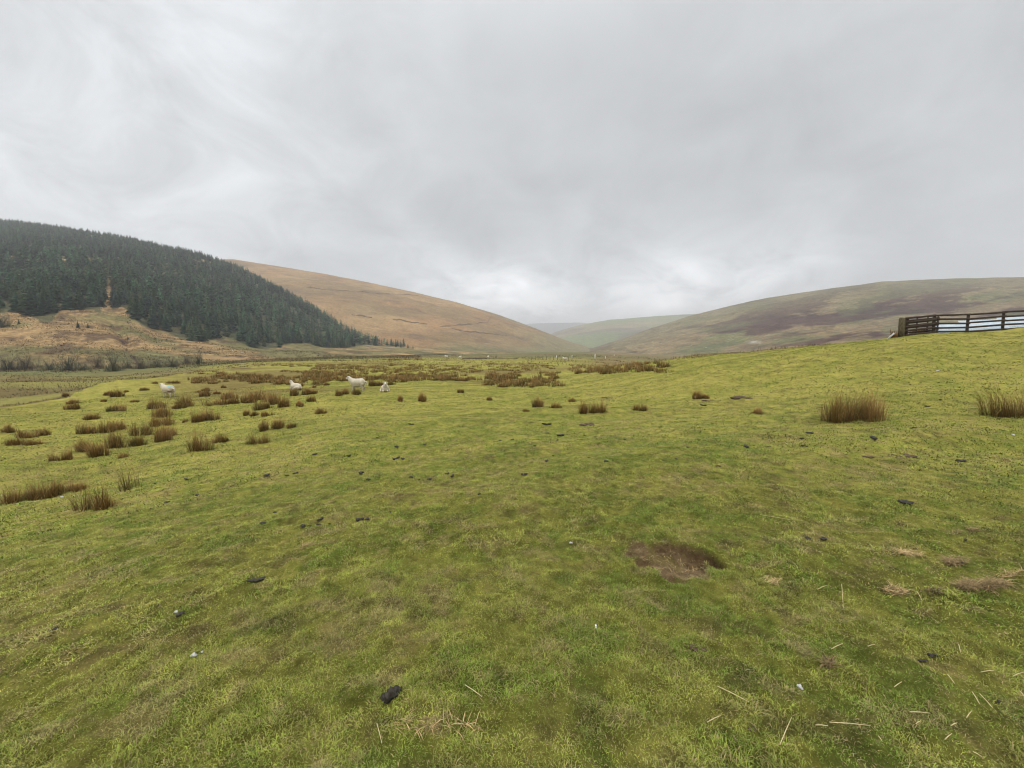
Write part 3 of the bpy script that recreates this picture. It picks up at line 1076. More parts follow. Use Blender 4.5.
# saplings tailing off at the right end of the wood
for u, v, hpx in ((396, 347, 8), (401, 347.5, 6), (408, 348.2, 4.5), (413, 348.5, 3.5), (391, 346, 10)):
    x, y, z = march(hillA, [u], [v], 90, 420)
    make_tree(float(x[0]), float(y[0]), float(z[0]), hpx * float(y[0]) / F, near_src[4], 'small spruce in the last few trees at the lower right tip of the plantation', 'spruces at the plantation tip')


# ------------------------------------------------------------------ willow bushes by the burn
def bush_meshes(seed, tone):
    g = np.random.default_rng(seed)
    st = MB()
    tips = []
    for k in range(9):
        a = g.random() * 6.283
        l = .35 + .4 * g.random()
        p1 = Vector((.12 * math.cos(a), .12 * math.sin(a), .3))
        p2 = Vector((l * .75 * math.cos(a + .2), l * .75 * math.sin(a + .2), .55 + .3 * g.random()))
        st.tube([(0.03 * math.cos(a), .03 * math.sin(a), -.05), p1, p2], [.022, .015, .006], 5)
        tips += [p1.lerp(p2, t) for t in (.2, .4, .6, .8, 1.0)]
    n = 1400
    d = g.normal(0, 1, (n, 3))
    d /= np.linalg.norm(d, axis=1)[:, None]
    d[:, 2] = np.abs(d[:, 2])
    rad = g.random(n) ** .45
    lob = .72 + .28 * np.sin(3 * np.arctan2(d[:, 1], d[:, 0]) + seed) + .15 * np.sin(5 * d[:, 2] + seed)
    P = d * (rad * lob)[:, None] * np.array((.95, .95, .85))
    out = np.arctan2(P[:, 1], P[:, 0]) + g.normal(0, .9, n)
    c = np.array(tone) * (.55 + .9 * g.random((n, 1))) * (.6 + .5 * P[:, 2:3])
    V, Q, T, C = blades(P[:, 0], P[:, 1], np.maximum(P[:, 2] - .08, -.02), .12 + .16 * g.random(n), np.full(n, .012), out, .1 + 1.3 * g.random(n), c * .8, c, .3)
    s_me = st.mesh('stems')
    s_me.materials.append(M_bark)
    t_me = mesh_from('twigs', V, [Q, T], C)
    t_me.materials.append(M_twig)
    return s_me, t_me


bush_src = [bush_meshes(700 + i, t) for i, t in enumerate(((.17, .17, .10), (.14, .155, .095), (.19, .15, .105), (.18, .19, .10)))]
BUSH = [(3, 327, 18, 14, 1, 'dark rounded bush on the slope below the left end of the plantation', 'A'),
        (8, 372, 26, 15, 0, 'greyish leafless willow bush', 'B'), (26, 372, 24, 15, 2, '', 'B'), (50, 372, 20, 12, 3, '', 'B'), (70, 372, 24, 18, 1, '', 'B'),
        (84, 373, 14, 9, 3, '', 'B'), (98, 368, 14, 14, 2, '', 'B'), (114, 375, 18, 20, 3, '', 'B'), (128, 372, 14, 10, 0, '', 'B'), (141, 371, 14, 12, 2, '', 'B'),
        (158, 371, 18, 9, 3, '', 'B'), (173, 371, 18, 10, 0, '', 'B'), (187, 366, 11, 12, 2, '', 'B'), (199, 367, 12, 13, 1, '', 'B')]
nth = 0
for u, v, w, h, k, lab, zone in BUSH:
    if zone == 'A':
        x, y, z = march(hillA, [u], [v], 90, 400)
    else:
        v = v + random.uniform(-3, 1)
        yy = 95.0 + (373 - v) * 2.0
        kx, kz = ray(u, v)
        x, y = np.array([kx * yy]), np.array([yy])
        z = np.maximum(hillA(x, y), ground_h(x, y))
    x, y, z = float(x[0]), float(y[0]), float(z[0])
    if zone == 'B':
        lab = (f'{ORD[nth]} greyish willow bush from the left along the foot of the slope' if nth else 'leftmost greyish willow bush along the foot of the slope')
        nth += 1
    b = empty('willow_bush', (x, y, z - .1), random.random() * 6.28)
    b.scale = (w * y / F * .60, w * y / F * .60, h * y / F * 1.3)
    obj('stems', bush_src[k][0], M_bark, b)
    obj('twigs', bush_src[k][1], M_twig, b)
    tag(b, lab, 'bush', 'willow bushes along the burn' if zone == 'B' else None)


# ------------------------------------------------------------------ blobs remeshed into one skin
def ell(bm, c, r, rot=None):
    m = Matrix.Translation(Vector(c))
    if rot:
        m = m @ Matrix.Rotation(rot[1], 4, rot[0])
    m = m @ Matrix.Diagonal((*r, 1))
    bmesh.ops.create_icosphere(bm, subdivisions=3, radius=1, matrix=m)


def limb(bm, pts, rads, k=7):
    for i in range(len(pts) - 1):
        a, b = Vector(pts[i]), Vector(pts[i + 1])
        for j in range(k + 1):
            t = j / k
            r = rads[i] * (1 - t) + rads[i + 1] * t
            p = a.lerp(b, t)
            bmesh.ops.create_icosphere(bm, subdivisions=2, radius=r, matrix=Matrix.Translation(p))


def skin_mesh(name, bm, voxel, smooth_n=4):
    me = bpy.data.meshes.new(name)
    bm.to_mesh(me)
    bm.free()
    o = bpy.data.objects.new(name, me)
    COL.objects.link(o)
    rm = o.modifiers.new('r', 'REMESH')
    rm.mode = 'VOXEL'
    rm.voxel_size = voxel
    sm = o.modifiers.new('s', 'SMOOTH')
    sm.iterations = smooth_n
    sm.factor = .5
    dg = bpy.context.evaluated_depsgraph_get()
    out = bpy.data.meshes.new_from_object(o.evaluated_get(dg))
    bpy.data.objects.remove(o)
    bpy.data.meshes.remove(me)
    out.name = name
    n = len(out.vertices)
    co = np.empty(n * 3, np.float32)
    out.vertices.foreach_get('co', co)
    out.polygons.foreach_set('use_smooth', np.ones(len(out.polygons), bool))
    return out, co.reshape(-1, 3)


def sheep_mesh(pose, marked=False):
    bm = bmesh.new()
    if pose == 'stand':
        dz = 0
        ell(bm, (0, 0, .53), (.42, .235, .245))
        ell(bm, (-.22, 0, .55), (.24, .235, .245))
        ell(bm, (.22, 0, .53), (.23, .22, .25))
        ell(bm, (.05, 0, .40), (.34, .20, .17))
        limb(bm, [(.33, 0, .60), (.44, 0, .70), (.50, 0, .80)], [.19, .15, .10])
        for s in (-1, 1):
            limb(bm, [(.25, s * .10, .42), (.27, s * .10, .24), (.26, s * .10, .02)], [.085, .042, .034])
            limb(bm, [(-.29, s * .11, .46), (-.25, s * .11, .33), (-.36, s * .11, .22), (-.33, s * .11, .02)], [.13, .085, .042, .034])
        limb(bm, [(-.44, 0, .58), (-.53, 0, .54), (-.58, 0, .40)], [.05, .045, .03])
        hx, hz = .56, .84
    else:
        ell(bm, (-.05, 0, .24), (.45, .26, .25))
        ell(bm, (.2, 0, .24), (.24, .22, .24))
        ell(bm, (-.3, .1, .17), (.2, .2, .16))
        limb(bm, [(.28, 0, .34), (.38, 0, .46), (.42, 0, .56)], [.16, .125, .085])
        for s in (-1, 1):
            limb(bm, [(.25, s * .13, .14), (.42, s * .14, .09), (.30, s * .17, .045)], [.08, .05, .035])
            limb(bm, [(-.2, s * .22, .14), (.0, s * .27, .07), (-.15, s * .29, .04)], [.10, .055, .035])
        limb(bm, [(-.46, 0, .24), (-.53, 0, .14)], [.05, .035])
        hx, hz = .48, .60
    ell(bm, (hx, 0, hz), (.115, .078, .083), ('Y', .45))
    ell(bm, (hx + .10, 0, hz - .055), (.085, .052, .052), ('Y', .5))
    for s in (-1, 1):
        ell(bm, (hx - .05, s * .115, hz + .025), (.028, .068, .022), ('X', s * .25))
    me, co = skin_mesh('sheep', bm, .016, 3)
    if pose == 'stand' or True:
        d = .5 * (fbm(co[:, 0] * 14 + co[:, 2] * 9, co[:, 1] * 14 + co[:, 2] * 11, 800, 3) - .5)
        body = (co[:, 0] < hx - .08) & (co[:, 2] > .16 if pose != 'stand' else co[:, 2] > .30)
        co = co.copy()
        co[body] *= (1 + .10 * d[body])[:, None]
        me.vertices.foreach_set('co', co.ravel())
    C = np.tile(np.array((.55, .49, .375)), (len(co), 1))
    C *= (.86 + .22 * fbm(co[:, 0] * 9, co[:, 2] * 9 + co[:, 1] * 7, 803, 3))[:, None]
    head = co[:, 0] > hx - .03
    C[head] = (.60, .56, .50)
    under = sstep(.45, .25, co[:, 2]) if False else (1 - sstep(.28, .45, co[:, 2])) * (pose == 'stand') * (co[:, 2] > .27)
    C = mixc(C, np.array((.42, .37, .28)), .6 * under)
    nose = np.hypot(co[:, 0] - (hx + .185), co[:, 2] - (hz - .085)) < .045
    C[nose] = (.16, .12, .11)
    for s in (-1, 1):
        eye = np.linalg.norm(co - np.array((hx + .035, s * .075, hz + .025)), axis=1) < .022
        C[eye] = (.03, .025, .02)
    if marked:
        blue = np.exp(-((co[:, 0] + .27) / .11) ** 2) * sstep(.62, .70, co[:, 2])
        C = mixc(C, np.array((.16, .46, .48)), .75 * blue)
        red = np.exp(-((co[:, 0] + .33) / .09) ** 2 - ((co[:, 2] - .40) / .08) ** 2) * (co[:, 1] > .05)
        C = mixc(C, np.array((.16, .05, .06)), .9 * red)
    ca = me.color_attributes.new('Col', 'FLOAT_COLOR', 'POINT')
    c4 = np.ones((len(co), 4), np.float32)
    c4[:, :3] = C
    ca.data.foreach_set('color', c4.ravel())
    me.materials.append(M_wool)
    return me


sh_stand, sh_mark, sh_lie = sheep_mesh('stand'), sheep_mesh('stand', True), sheep_mesh('lie')
for u, v, px, me, rz, lab in (
        (168.5, 396.8, 17.5, sh_mark, math.pi - .28, 'white sheep with blue rump mark standing alone at left beyond the rush patch'),
        (358, 391.0, 19, sh_stand, math.pi, 'white standing sheep facing left with its tail out, beside the resting sheep'),
        (296, 389.6, 14.5, sh_lie, 2.75, 'white sheep lying half hidden behind a row of brown rushes'),
        (385, 391.8, 16, sh_lie, -1.2, 'white sheep lying down facing the camera right of the standing sheep')):
    x, y, z = (float(a[0]) for a in march(ground_h, [u], [v]))
    o = obj('sheep', me, M_wool, None, (x, y, z - .01), rz, px * y / F / (1.16 if me is not sh_lie else 1.05))
    tag(o, lab, 'sheep')
# sheep far off on the valley floor and lower slopes
FAR = [(436.5, 355, hillB), (446.5, 358.5, ground_h), (565, 361, ground_h), (614, 356, ground_h), (667, 353.5, hillE), (636, 349, hillE), (648, 350.5, hillE), (653, 349, hillE),
       (661, 344, hillE), (556, 347.5, hillB), (460, 359.5, ground_h), (488, 359, ground_h), (706, 348, hillE), (691, 346, hillE), (242, 354, hillA), (233, 352, hillA)]
for k, (u, v, H) in enumerate(FAR):
    x, y, z = (float(a[0]) for a in march(H, [u], [v], 60 if H is ground_h else 150, 1200))
    if H is ground_h and y > 600:
        continue
    z = max(z, float(ground_h(np.array([x]), np.array([y]))[0]))
    o = obj('sheep', sh_stand if k % 3 else sh_lie, M_wool, None, (x, y, z - .02), random.random() * 6.28, min(2.2, max(1.0, 2.0 * y / F / .9)) if y < 420 else 1.5)
    tag(o, 'white sheep seen as a tiny speck on the distant valley sides', 'sheep', 'far sheep on the valley sides')


# ------------------------------------------------------------------ fence on the right hand rise
def gz(x, y):
    return float(ground_h(np.array([float(x)]), np.array([float(y)]))[0])


def gat(u, Y):
    kx, _ = ray(u, 335)
    x = float(kx) * Y
    return Vector((x, Y, gz(x, Y)))


FY = 24.0
fence = empty('post_and_rail_fence', gat(901, FY))
f0 = Vector(fence.location)
post_u = [933, 966.5, 1002, 1040, 1080, 1122, 1166]
pp = [gat(901, FY)] + [gat(u, FY + .15) for u in post_u]
m = MB()
m.tube([pp[0] - f0 + Vector((0, 0, -.25)), pp[0] - f0 + Vector((.01, 0, .5)), pp[0] - f0 + Vector((-.01, 0, 1.10)), pp[0] - f0 + Vector((0, 0, 1.16))], [.155, .15, .14, .11], 10)
tag(obj('strainer_post', m.mesh('strainer_post'), M_woodpale, fence), 'thick mossy end post')
m = MB()
dp = gat(905.4, FY + .05) - f0
m.bar(dp + Vector((0, 0, -.2)), dp + Vector((.02, 0, 1.1)), .14, .12)
obj('post', m.mesh('post'), M_wood, fence)
for i, p in enumerate(pp[1:]):
    m = MB()
    q = p - f0
    m.bar(q + Vector((0, 0, -.25)), q + Vector((.02 * math.sin(i * 2.1), .01, 1.15 + .03 * math.sin(i * 3.3))), .12, .10)
    obj('post', m.mesh('post'), M_wood, fence)
for k, hh in enumerate((.10, .35, .60, .85, 1.10)):
    for i in range(len(pp) - 1):
        a, b = pp[i] - f0, pp[i + 1] - f0
        jit = .02 * math.sin(i * 1.7 + k * 2.3)
        sag = .02 * math.sin(i * 2.9 + k)
        m = MB()
        off = Vector((0, -.078, 0))
        ext = (b - a).normalized() * .05
        m.bar(a + off - (ext if i else -ext * 2.2) + Vector((0, 0, hh + jit)), b + off + ext + Vector((0, -.004 * (i % 2) - .003, hh + sag)), .04, .105)
        obj('rail', m.mesh('rail'), M_wood, fence)
tag(fence, 'dark weathered wooden fence of posts and five rails on the right rise', 'fence')

# a hurdle of closely set bars tied behind the first bay
hur = empty('wooden_hurdle', gat(906, FY + .42))
h0 = Vector(hur.location)
ha, hb = gat(906, FY + .42) - h0, gat(938, FY + .48) - h0
for k in range(7):
    m = MB()
    m.bar(ha + Vector((0, 0, .10 + .145 * k)), hb + Vector((0, 0, .09 + .145 * k)), .03, .085)
    obj('bar', m.mesh('bar'), M_wood, hur)
for t in (0.02, .33, .66, .98):
    m = MB()
    p = ha.lerp(hb, t) + Vector((0, .035, 0))
    m.bar(p + Vector((0, 0, -.05)), p + Vector((0, 0, 1.08)), .07, .035)
    obj('upright', m.mesh('upright'), M_wood, hur)
tag(hur, 'dark wooden hurdle of close bars behind the first bay of the fence', 'hurdle')


def corrugated(L, Wd, name):
    nx, ny = 120, 10
    X, Y = np.meshgrid(np.linspace(0, L, nx), np.linspace(0, Wd, ny), indexing='ij')
    Z = .022 * np.sin(X * 2 * math.pi / .16) + .03 * np.sin(Y * 3 + X)
    V = np.stack([X, Y, Z], -1).reshape(-1, 3)
    i = np.arange(nx - 1)[:, None]
    j = np.arange(ny - 1)[None]
    return mesh_from(name, V, [np.stack([i * ny + j, (i + 1) * ny + j, (i + 1) * ny + j + 1, i * ny + j + 1], -1).reshape(-1, 4)], None, True)


labs = ['pale blue-grey metal sheet leaning low behind the second bay of the fence',
        'pale blue-grey metal sheet leaning behind the third bay of the fence',
        'pale blue-grey metal sheet leaning behind the fence at its right end']
for k, (u0, L, tilt, lift, yaw) in enumerate(((938, 2.3, 1.02, .0, .02), (964, 2.9, 1.06, .01, -.01), (1003, 3.4, 1.1, .03, .015))):
    p = gat(u0, FY + .62 + .08 * k)
    g2 = gat(u0 + L * F / FY, FY + .62 + .08 * k)
    o = obj('metal_sheet', corrugated(L, .74 + .09 * k, 'metal_sheet'), M_sheet, None, (p.x, p.y, p.z + lift + .02))
    o.rotation_euler = (tilt, -math.atan2(g2.z - p.z, g2.x - p.x), yaw)
    tag(o, labs[k], 'metal sheet')

# dead bracken behind the hurdle, and by the end post
for u, Y, w, h, lab in ((921, FY + .95, 1.5, .55, 'rusty brown dead bracken heaped behind the hurdle'),
                        (893.5, FY + .1, .35, .55, 'small reddish dead bracken beside the mossy fence post')):
    V, Q, T, C = rush_blades(420 if w > 1 else 130, w, w * .5, h, .95, bw=.03, seed=int(u))
    C = C * np.array((.75, .62, .55))
    o = obj('bracken', mesh_from('bracken', V, [Q, T], C), M_rush, None, gat(u, Y))
    tag(o, lab, 'bracken')
m = MB()
m.bar((.12, 0, .03), (.55, .05, .40), .03, .085)
o = obj('grey_plank', m.mesh('grey_plank'), M_plank, None, gat(885.5, FY - .35), 0)
tag(o, 'pale grey plank propped on the foot of the mossy fence post', 'plank')

# ------------------------------------------------------------------ stones, dung, clods, straws in the turf
def lump_mesh(name, seed, parts, mat, vox=.006):
    g = random.Random(seed)
    bm = bmesh.new()
    for c, r in parts:
        ell(bm, c, r, ('Z', g.random() * 3))
    me, co = skin_mesh(name, bm, vox, 2)
    d = fbm(co[:, 0] * 40 + co[:, 2] * 25, co[:, 1] * 40 - co[:, 2] * 30, seed, 3) - .5
    d2 = fbm(co[:, 0] * 110 + co[:, 2] * 70, co[:, 1] * 110 - co[:, 2] * 80, seed + 5, 2) - .5
    co = co * (1 + .45 * d + .30 * d2)[:, None]
    me.vertices.foreach_set('co', co.astype(np.float32).ravel())
    me.materials.append(mat)
    return me


dung_me = []
for s in range(5):
    g = random.Random(900 + s)
    prt = [((g.uniform(-.05, .05), g.uniform(-.04, .04), g.uniform(.008, .028)), (g.uniform(.022, .045), g.uniform(.02, .035), g.uniform(.014, .026))) for _ in range(3 + s)]
    dung_me.append(lump_mesh('dung', 900 + s, prt, M_dung))
big_dung = lump_mesh('dung', 950, [((-.038, 0, .036), (.022, .034, .038)), ((-.008, .002, .042), (.021, .036, .041)), ((.026, .004, .045), (.026, .036, .040)), ((.052, .008, .050), (.014, .018, .018))], M_dung, .004)


def put(name, me, mat, u, v, sc, lab, cat, group=None, rz=None, sink=0.0):
    x, y, z = (float(a[0]) for a in march(ground_h, [u], [v], .8))
    o = obj(name, me, mat, None, (x, y, z - sink), random.random() * 6.28 if rz is None else rz, sc)
    tag(o, lab, cat, group)
    return o, y


put('dung', big_dung, M_dung, 392, 698, .70, 'large segmented black sheep dropping on the grass at the bottom centre', 'dung', None, .55, .012)
o, _ = put('white_fleck', lump_mesh('white_fleck', 77, [((0, 0, .006), (.006, .004, .006))], M_stone, .0015), M_stone, 396.3, 697.5, 1, 'tiny white fleck against the large black dropping', 'stone')

D1 = [(250 + a / 3.906, 400 + b / 3.906, s) for a, b, s in (
    (630, 97, 4), (497, 150, 3.5), (680, 177, 3), (255, 215, 5), (388, 220, 4), (570, 232, 6), (433, 288, 6), (462, 313, 5), (68, 297, 6), (143, 298, 3.5),
    (180, 288, 4), (630, 304, 4), (660, 314, 3), (700, 312, 3.5), (772, 290, 4), (792, 300, 5), (897, 370, 4.5), (100, 442, 5), (50, 484, 4.5), (205, 495, 5),
    (277, 470, 6), (265, 490, 4.5), (235, 494, 4), (430, 470, 6), (460, 470, 5), (550, 442, 3), (310, 487, 3), (975, 160, 3.5), (572, 185, 4), (595, 232, 4))]
D2 = [(512 + a / 4, 380 + b / 4, s) for a, b, s in (
    (140, 180, 6), (195, 225, 7), (135, 328, 4.5), (48, 380, 5), (90, 265, 3), (180, 245, 4), (140, 215, 3.5), (290, 225, 3), (450, 240, 3), (705, 272, 3),
    (935, 270, 6), (375, 328, 5), (305, 313, 3), (165, 305, 2.5), (3, 240, 3), (765, 104, 4), (560, 178, 2.5), (655, 318, 3))]
D3 = [(780 + a / 4.197, 370 + b / 4.197, s) for a, b, s in (
    (398, 292, 9), (95, 290, 5), (560, 245, 4), (103, 322, 4.5), (615, 155, 4), (675, 128, 4), (125, 268, 6), (770, 388, 8))]
D4 = [(257, 582, 10), (902, 503, 12), (807, 539, 5), (824, 540, 7), (933, 657, 7), (922, 662, 6), (178, 616, 8), (55, 630, 6), (999, 703, 5), (42, 432, 4),
      (186, 480, 4), (197, 496, 4), (166, 503, 4), (155, 484, 3.5), (957, 563, 6), (966, 541, 4)]
for grp, lst, a in (('dung bits scattered over the middle of the pasture', D1, 'dark dung lump in the scatter over the open pasture below the sheep'),
                    ('dung bits on the central rise', D2, 'dark dung lump in the scatter below the rush clumps on open turf'),
                    ('dung bits near the wide rush clump', D3, 'dark dung lump on the turf around the large wide rush clump'),):
    for k, (u, v, px) in enumerate(lst):
        x, y, z = (float(q[0]) for q in march(ground_h, [u], [v], .8))
        s = 1.08 * px * y / F / .135
        o = obj('dung', dung_me[k % 5], M_dung, None, (x, y, z + .008), random.random() * 6.28, (s * 1.15, s * 1.0, s * .85))
        tag(o, a, 'dung', grp)
D4L = ['black dung pat on its own at left centre of the grass', 'flat black dung pat at the right of the pasture above the dead grass',
       'smaller left one of two dark dung lumps right of the bare hollow', 'larger right one of two dark dung lumps right of the bare hollow',
       'right one of two dark dung lumps among straws at lower right', 'left one of two dark dung lumps among straws at lower right',
       'dark dung lump beside a pale scrap above the white stone at left', 'small dark dung lump by the left edge of the near grass',
       'small dark dung lump low near the right edge', 'small dark dung lump behind the front rush row at far left',
       'first of four small dark dung lumps right of the wispy rush', 'second of four small dark dung lumps right of the wispy rush',
       'third of four small dark dung lumps right of the wispy rush', 'fourth of four small dark dung lumps right of the wispy rush',
       'dark dung lump just above the mat of dead grass', 'small dark dung lump farther above the mat of dead grass']
for k, (u, v, px) in enumerate(D4):
    x, y, z = (float(q[0]) for q in march(ground_h, [u], [v], .8))
    s = 1.15 * px * y / F / .135
    o = obj('dung', dung_me[(k * 2) % 5], M_dung, None, (x, y, z + .006), random.random() * 6.28, (s * 1.1, s, s * .8))
    tag(o, D4L[k], 'dung')

stone_me = lump_mesh('stone', 960, [((0, 0, .012), (.034, .022, .018)), ((.012, .006, .016), (.02, .016, .016))], M_stone, .004)
for u, v, px, lab in ((194, 657, 9, 'small white stone on the grass at lower left'), (800, 689, 9, 'small pale stone on the grass at lower right'),
                      (571, 544, 5, 'tiny white speck of stone above left of the bare hollow'), (938, 371.5, 4, 'white stone on the turf between the wide rush clump and the fence'),
                      (1013, 436, 5, 'white stone on the turf below the rush clump at the right edge'), (62, 498, 5, 'white stone at the foot of the front rush row at left'),
                      (868, 340, 2.5, 'small white stone on the crest left of the fence'), (202, 653, 4, 'tiny pale chip beside the white stone at lower left'),
                      (176, 613, 6, 'pale scrap of stone beside a dark dung lump at left')):
    x, y, z = (float(q[0]) for q in march(ground_h, [u], [v], .8))
    s = px * y / F / .095
    o = obj('stone', stone_me, M_stone, None, (x, y, z + .004), random.random() * 6.28, s)
    tag(o, lab, 'stone')
# feather
x, y, z = (float(q[0]) for q in march(ground_h, [596, ], [630], .8))
V, Q, T, C = blades(np.linspace(-.004, .004, 9), np.zeros(9), np.zeros(9) + .01, np.full(9, .022), np.full(9, .005), np.linspace(.8, 2.2, 9), np.full(9, .8), np.full((9, 3), .7), np.full((9, 3), .8), .2)
tag(obj('feather', mesh_from('feather', V, [Q, T], C), M_rush, None, (x, y, z)), 'small white feather caught in the grass below the bare hollow', 'feather')

# straws
SG = [((700 + a / 2.864, 500 + b / 2.864), (700 + c / 2.864, 500 + d / 2.864)) for a, b, c, d in (
    (405, 250, 410, 318), (335, 265, 363, 253), (620, 270, 635, 297), (375, 438, 408, 422), (48, 545, 140, 592), (228, 715, 262, 635), (370, 650, 487, 660),
    (600, 620, 658, 624), (803, 505, 840, 500), (895, 517, 925, 505), (778, 562, 800, 598), (800, 568, 838, 610), (762, 637, 777, 617), (717, 660, 735, 652),
    (708, 512, 728, 538), (740, 425, 745, 448), (915, 560, 928, 577), (780, 735, 808, 752), (20, 650, 60, 630), (510, 690, 520, 705), (555, 548, 577, 533),
    (617, 655, 628, 648), (330, 658, 366, 661), (700, 700, 720, 683), (480, 430, 500, 425))] + [((465, 689), (482, 701)), ((377, 728), (382, 748)), ((760, 517), (790, 522))]
SL = {0: 'upright looking pale straw at right of the bare hollow', 1: 'short pale straw just left of the upright looking straw', 2: 'short straw below the dung lump left of the dead grass mat',
      4: 'long pale straw lying left of the pale stone at lower right', 5: 'long straw slanting up near the bottom edge below the pale stone', 6: 'longest straw lying level near the bottom edge',
      25: 'pale straw lying alone in the grass at the bottom centre', 7: 'short level straw right of the longest straw'}
for k, (a, b) in enumerate(SG):
    xs, ys, zs = march(ground_h, [a[0], b[0]], [a[1], b[1]], .8)
    p = Vector((xs[0], ys[0], zs[0] + .022))
    q = Vector((xs[1], ys[1], zs[1] + .022))
    L = (q - p).length
    if L > .5:
        q = p + (q - p) * (.5 / L)
    m = MB()
    mid = (q - p) * .5 + Vector((0, 0, .002))
    m.tube([(0, 0, 0), mid, q - p], [.0017, .0016, .0012], 6)
    tag(obj('straw', m.mesh('straw'), M_straw, None, p), SL.get(k, 'short broken pale straw lying loose in the grass at lower right'), 'straw', None if k in SL else 'broken straws at lower right')

# mats of dead grass torn loose, and earth clods
def mat_of_grass(u, v, w, d, n, lab, tone=1.0, hgt=.02):
    x, y, z = (float(q[0]) for q in march(ground_h, [u], [v], .8))
    k = y / F
    W = w * k
    D = d * k * y / EYE
    a = rng.random(n) * 6.283
    rr = np.sqrt(rng.random(n))
    ex, ey = rr * np.cos(a) * W * .5, rr * np.sin(a) * D * .5
    fn = fbm(ex * 14 + u, ey * 22, 970, 3)
    keep = fn > np.quantile(fn, .45)
    ex, ey = ex[keep], ey[keep]
    n = len(ex)
    zz = ground_h(x + ex, y + ey) - z
    c = (np.array((.42, .30, .14)) * tone * 1.25) * (.35 + .95 * rng.random((n, 1)))
    V, Q, T, C = blades(ex, ey, zz + hgt * rng.random(n), .03 + .06 * rng.random(n), .002 + .002 * rng.random(n), rng.normal(.2, .8, n) + np.pi * rng.integers(0, 2, n), 1.32 + .3 * rng.random(n), c * .6, c, .15)
    tag(obj('dead_grass', mesh_from('dead_grass', V, [Q, T], C), M_blade, None, (x, y, z)), lab, 'dead grass')


for row in ((975, 588, 74, 8, 1700, 'wide torn mat of brown dead grass near the right edge', .8, .035), (950, 563, 34, 6, 650, 'brown dead grass tuft above the wide torn mat', .75, .03),
            (907, 554, 28, 5, 300, 'pale dead grass streak left of the torn mat', 1.25, .02), (770, 583, 14, 5, 140, 'pale tan grass scrap right of the bare hollow', 1.25, .02),
            (895, 592, 20, 8, 260, 'tan dead grass patch left of the wide torn mat', 1.05, .02), (308, 546, 14, 6, 130, 'reddish tan dead grass patch at the left centre', .95, .012),
            (932, 594, 16, 5, 120, 'dark torn grass scrap just left of the wide mat', .4, .025), (826, 664, 14, 8, 160, 'dark brown grass scrap above the pale stone at lower right', .45, .02),
            (1010, 577, 40, 4, 200, 'tan dead grass wisp at the right edge beside the torn mat', 1.1, .02), (642, 487, 20, 5, 160, 'dull dead grass patch on the slope above the bare hollow', .55, .02),
            (670, 566, 56, 20, 90, 'few pale dead stalks fallen in the bare hollow', 1.0, .012), (430, 728, 110, 16, 130, 'tangle of pale dead grass at the bottom centre below the black dropping', 1.1, .03),
            (965, 533, 30, 5, 220, 'brown grass scrap above the dead grass tuft at right', .7, .02)):
    mat_of_grass(*row)
clod = [lump_mesh('earth_clod', 980 + s, [((random.Random(980 + s * 9 + k).uniform(-.10, .10), random.Random(81 + s + k * 7).uniform(-.05, .05), .012), (.05, .035, .026)) for k in range(6)], M_earth, .008) for s in range(3)]
for k, (u, v, px, lab) in enumerate(((696, 649, 26, 'dark scraped hole of earth and roots below the bare hollow'), (752, 729, 10, 'small dark earth clod at the bottom edge'),
                                     (588, 425, 22, 'long smear of dark trampled earth below the two-toned rush clump'), (606, 398, 16, 'grey smear of trampled earth behind the rush clumps on open turf'),
                                     (711, 401, 14, 'dark earth scrape beside the small rush clump on the rise'), (741, 398, 26, 'pale brown trampled earth right of the dark scrape on the rise'),
                                     (867, 457, 15, 'left one of two dark earth scrapes below the wide rush clump'), (902, 456, 26, 'right one of two dark earth scrapes below the wide rush clump'),
                                     (718, 466, 9, 'dark clod on bare earth on the slope below the rise'))):
    x, y, z = (float(q[0]) for q in march(ground_h, [u], [v], .8))
    s = px * y / F / .30
    o = obj('earth_clod', clod[k % 3], M_earth, None, (x, y, z - .006 * s), .2 * random.random(), (s, s * (1.5 if y > 6 else 1), s * .6))
    tag(o, lab, 'earth clod')


# ------------------------------------------------------------------ walls on the moor, far fence, posts, burn
def wall_along(H, path, h, w, lab, y0, y1, grp='old stone walls on the moor hill'):
    us = []
    vs = []
    for (a, b), (c, d) in zip(path[:-1], path[1:]):
        k = max(2, int(abs(c - a) + abs(d - b)))
        us += list(np.linspace(a, c, k, endpoint=False))
        vs += list(np.linspace(b, d, k, endpoint=False))
    us, vs = np.array(us), np.array(vs)
    vs = vs + 1.6 * (fbm(us * .16, us * 0, len(lab), 3) - .5)
    xs, ys, zs = march(H, us, vs, y0, y1)
    m = MB()
    P = [Vector((x, y, z)) for x, y, z in zip(xs, ys, zs)]
    o0 = P[0]
    V = []
    for i, p in enumerate(P):
        d = (P[min(i + 1, len(P) - 1)] - P[max(i - 1, 0)])
        d.z = 0
        d.normalize()
        s = Vector((-d.y, d.x, 0)) * w * .5
        hh = h * (.2 + .9 * vnoise(np.array([i * .23]), np.array([lab.__len__() * 1.0]), 9)[0])
        b = p - o0
        V += [b - s + Vector((0, 0, -.6)), b - s * .7 + Vector((0, 0, hh)), b + s * .7 + Vector((0, 0, hh)), b + s + Vector((0, 0, -.6))]
    Q = []
    for i in range(len(P) - 1):
        for k in range(3):
            Q.append((i * 4 + k, (i + 1) * 4 + k, (i + 1) * 4 + k + 1, i * 4 + k + 1))
    o = obj('stone_wall', mesh_from('stone_wall', V, [np.array(Q)]), M_wall, None, o0)
    tag(o, lab, 'wall', grp)


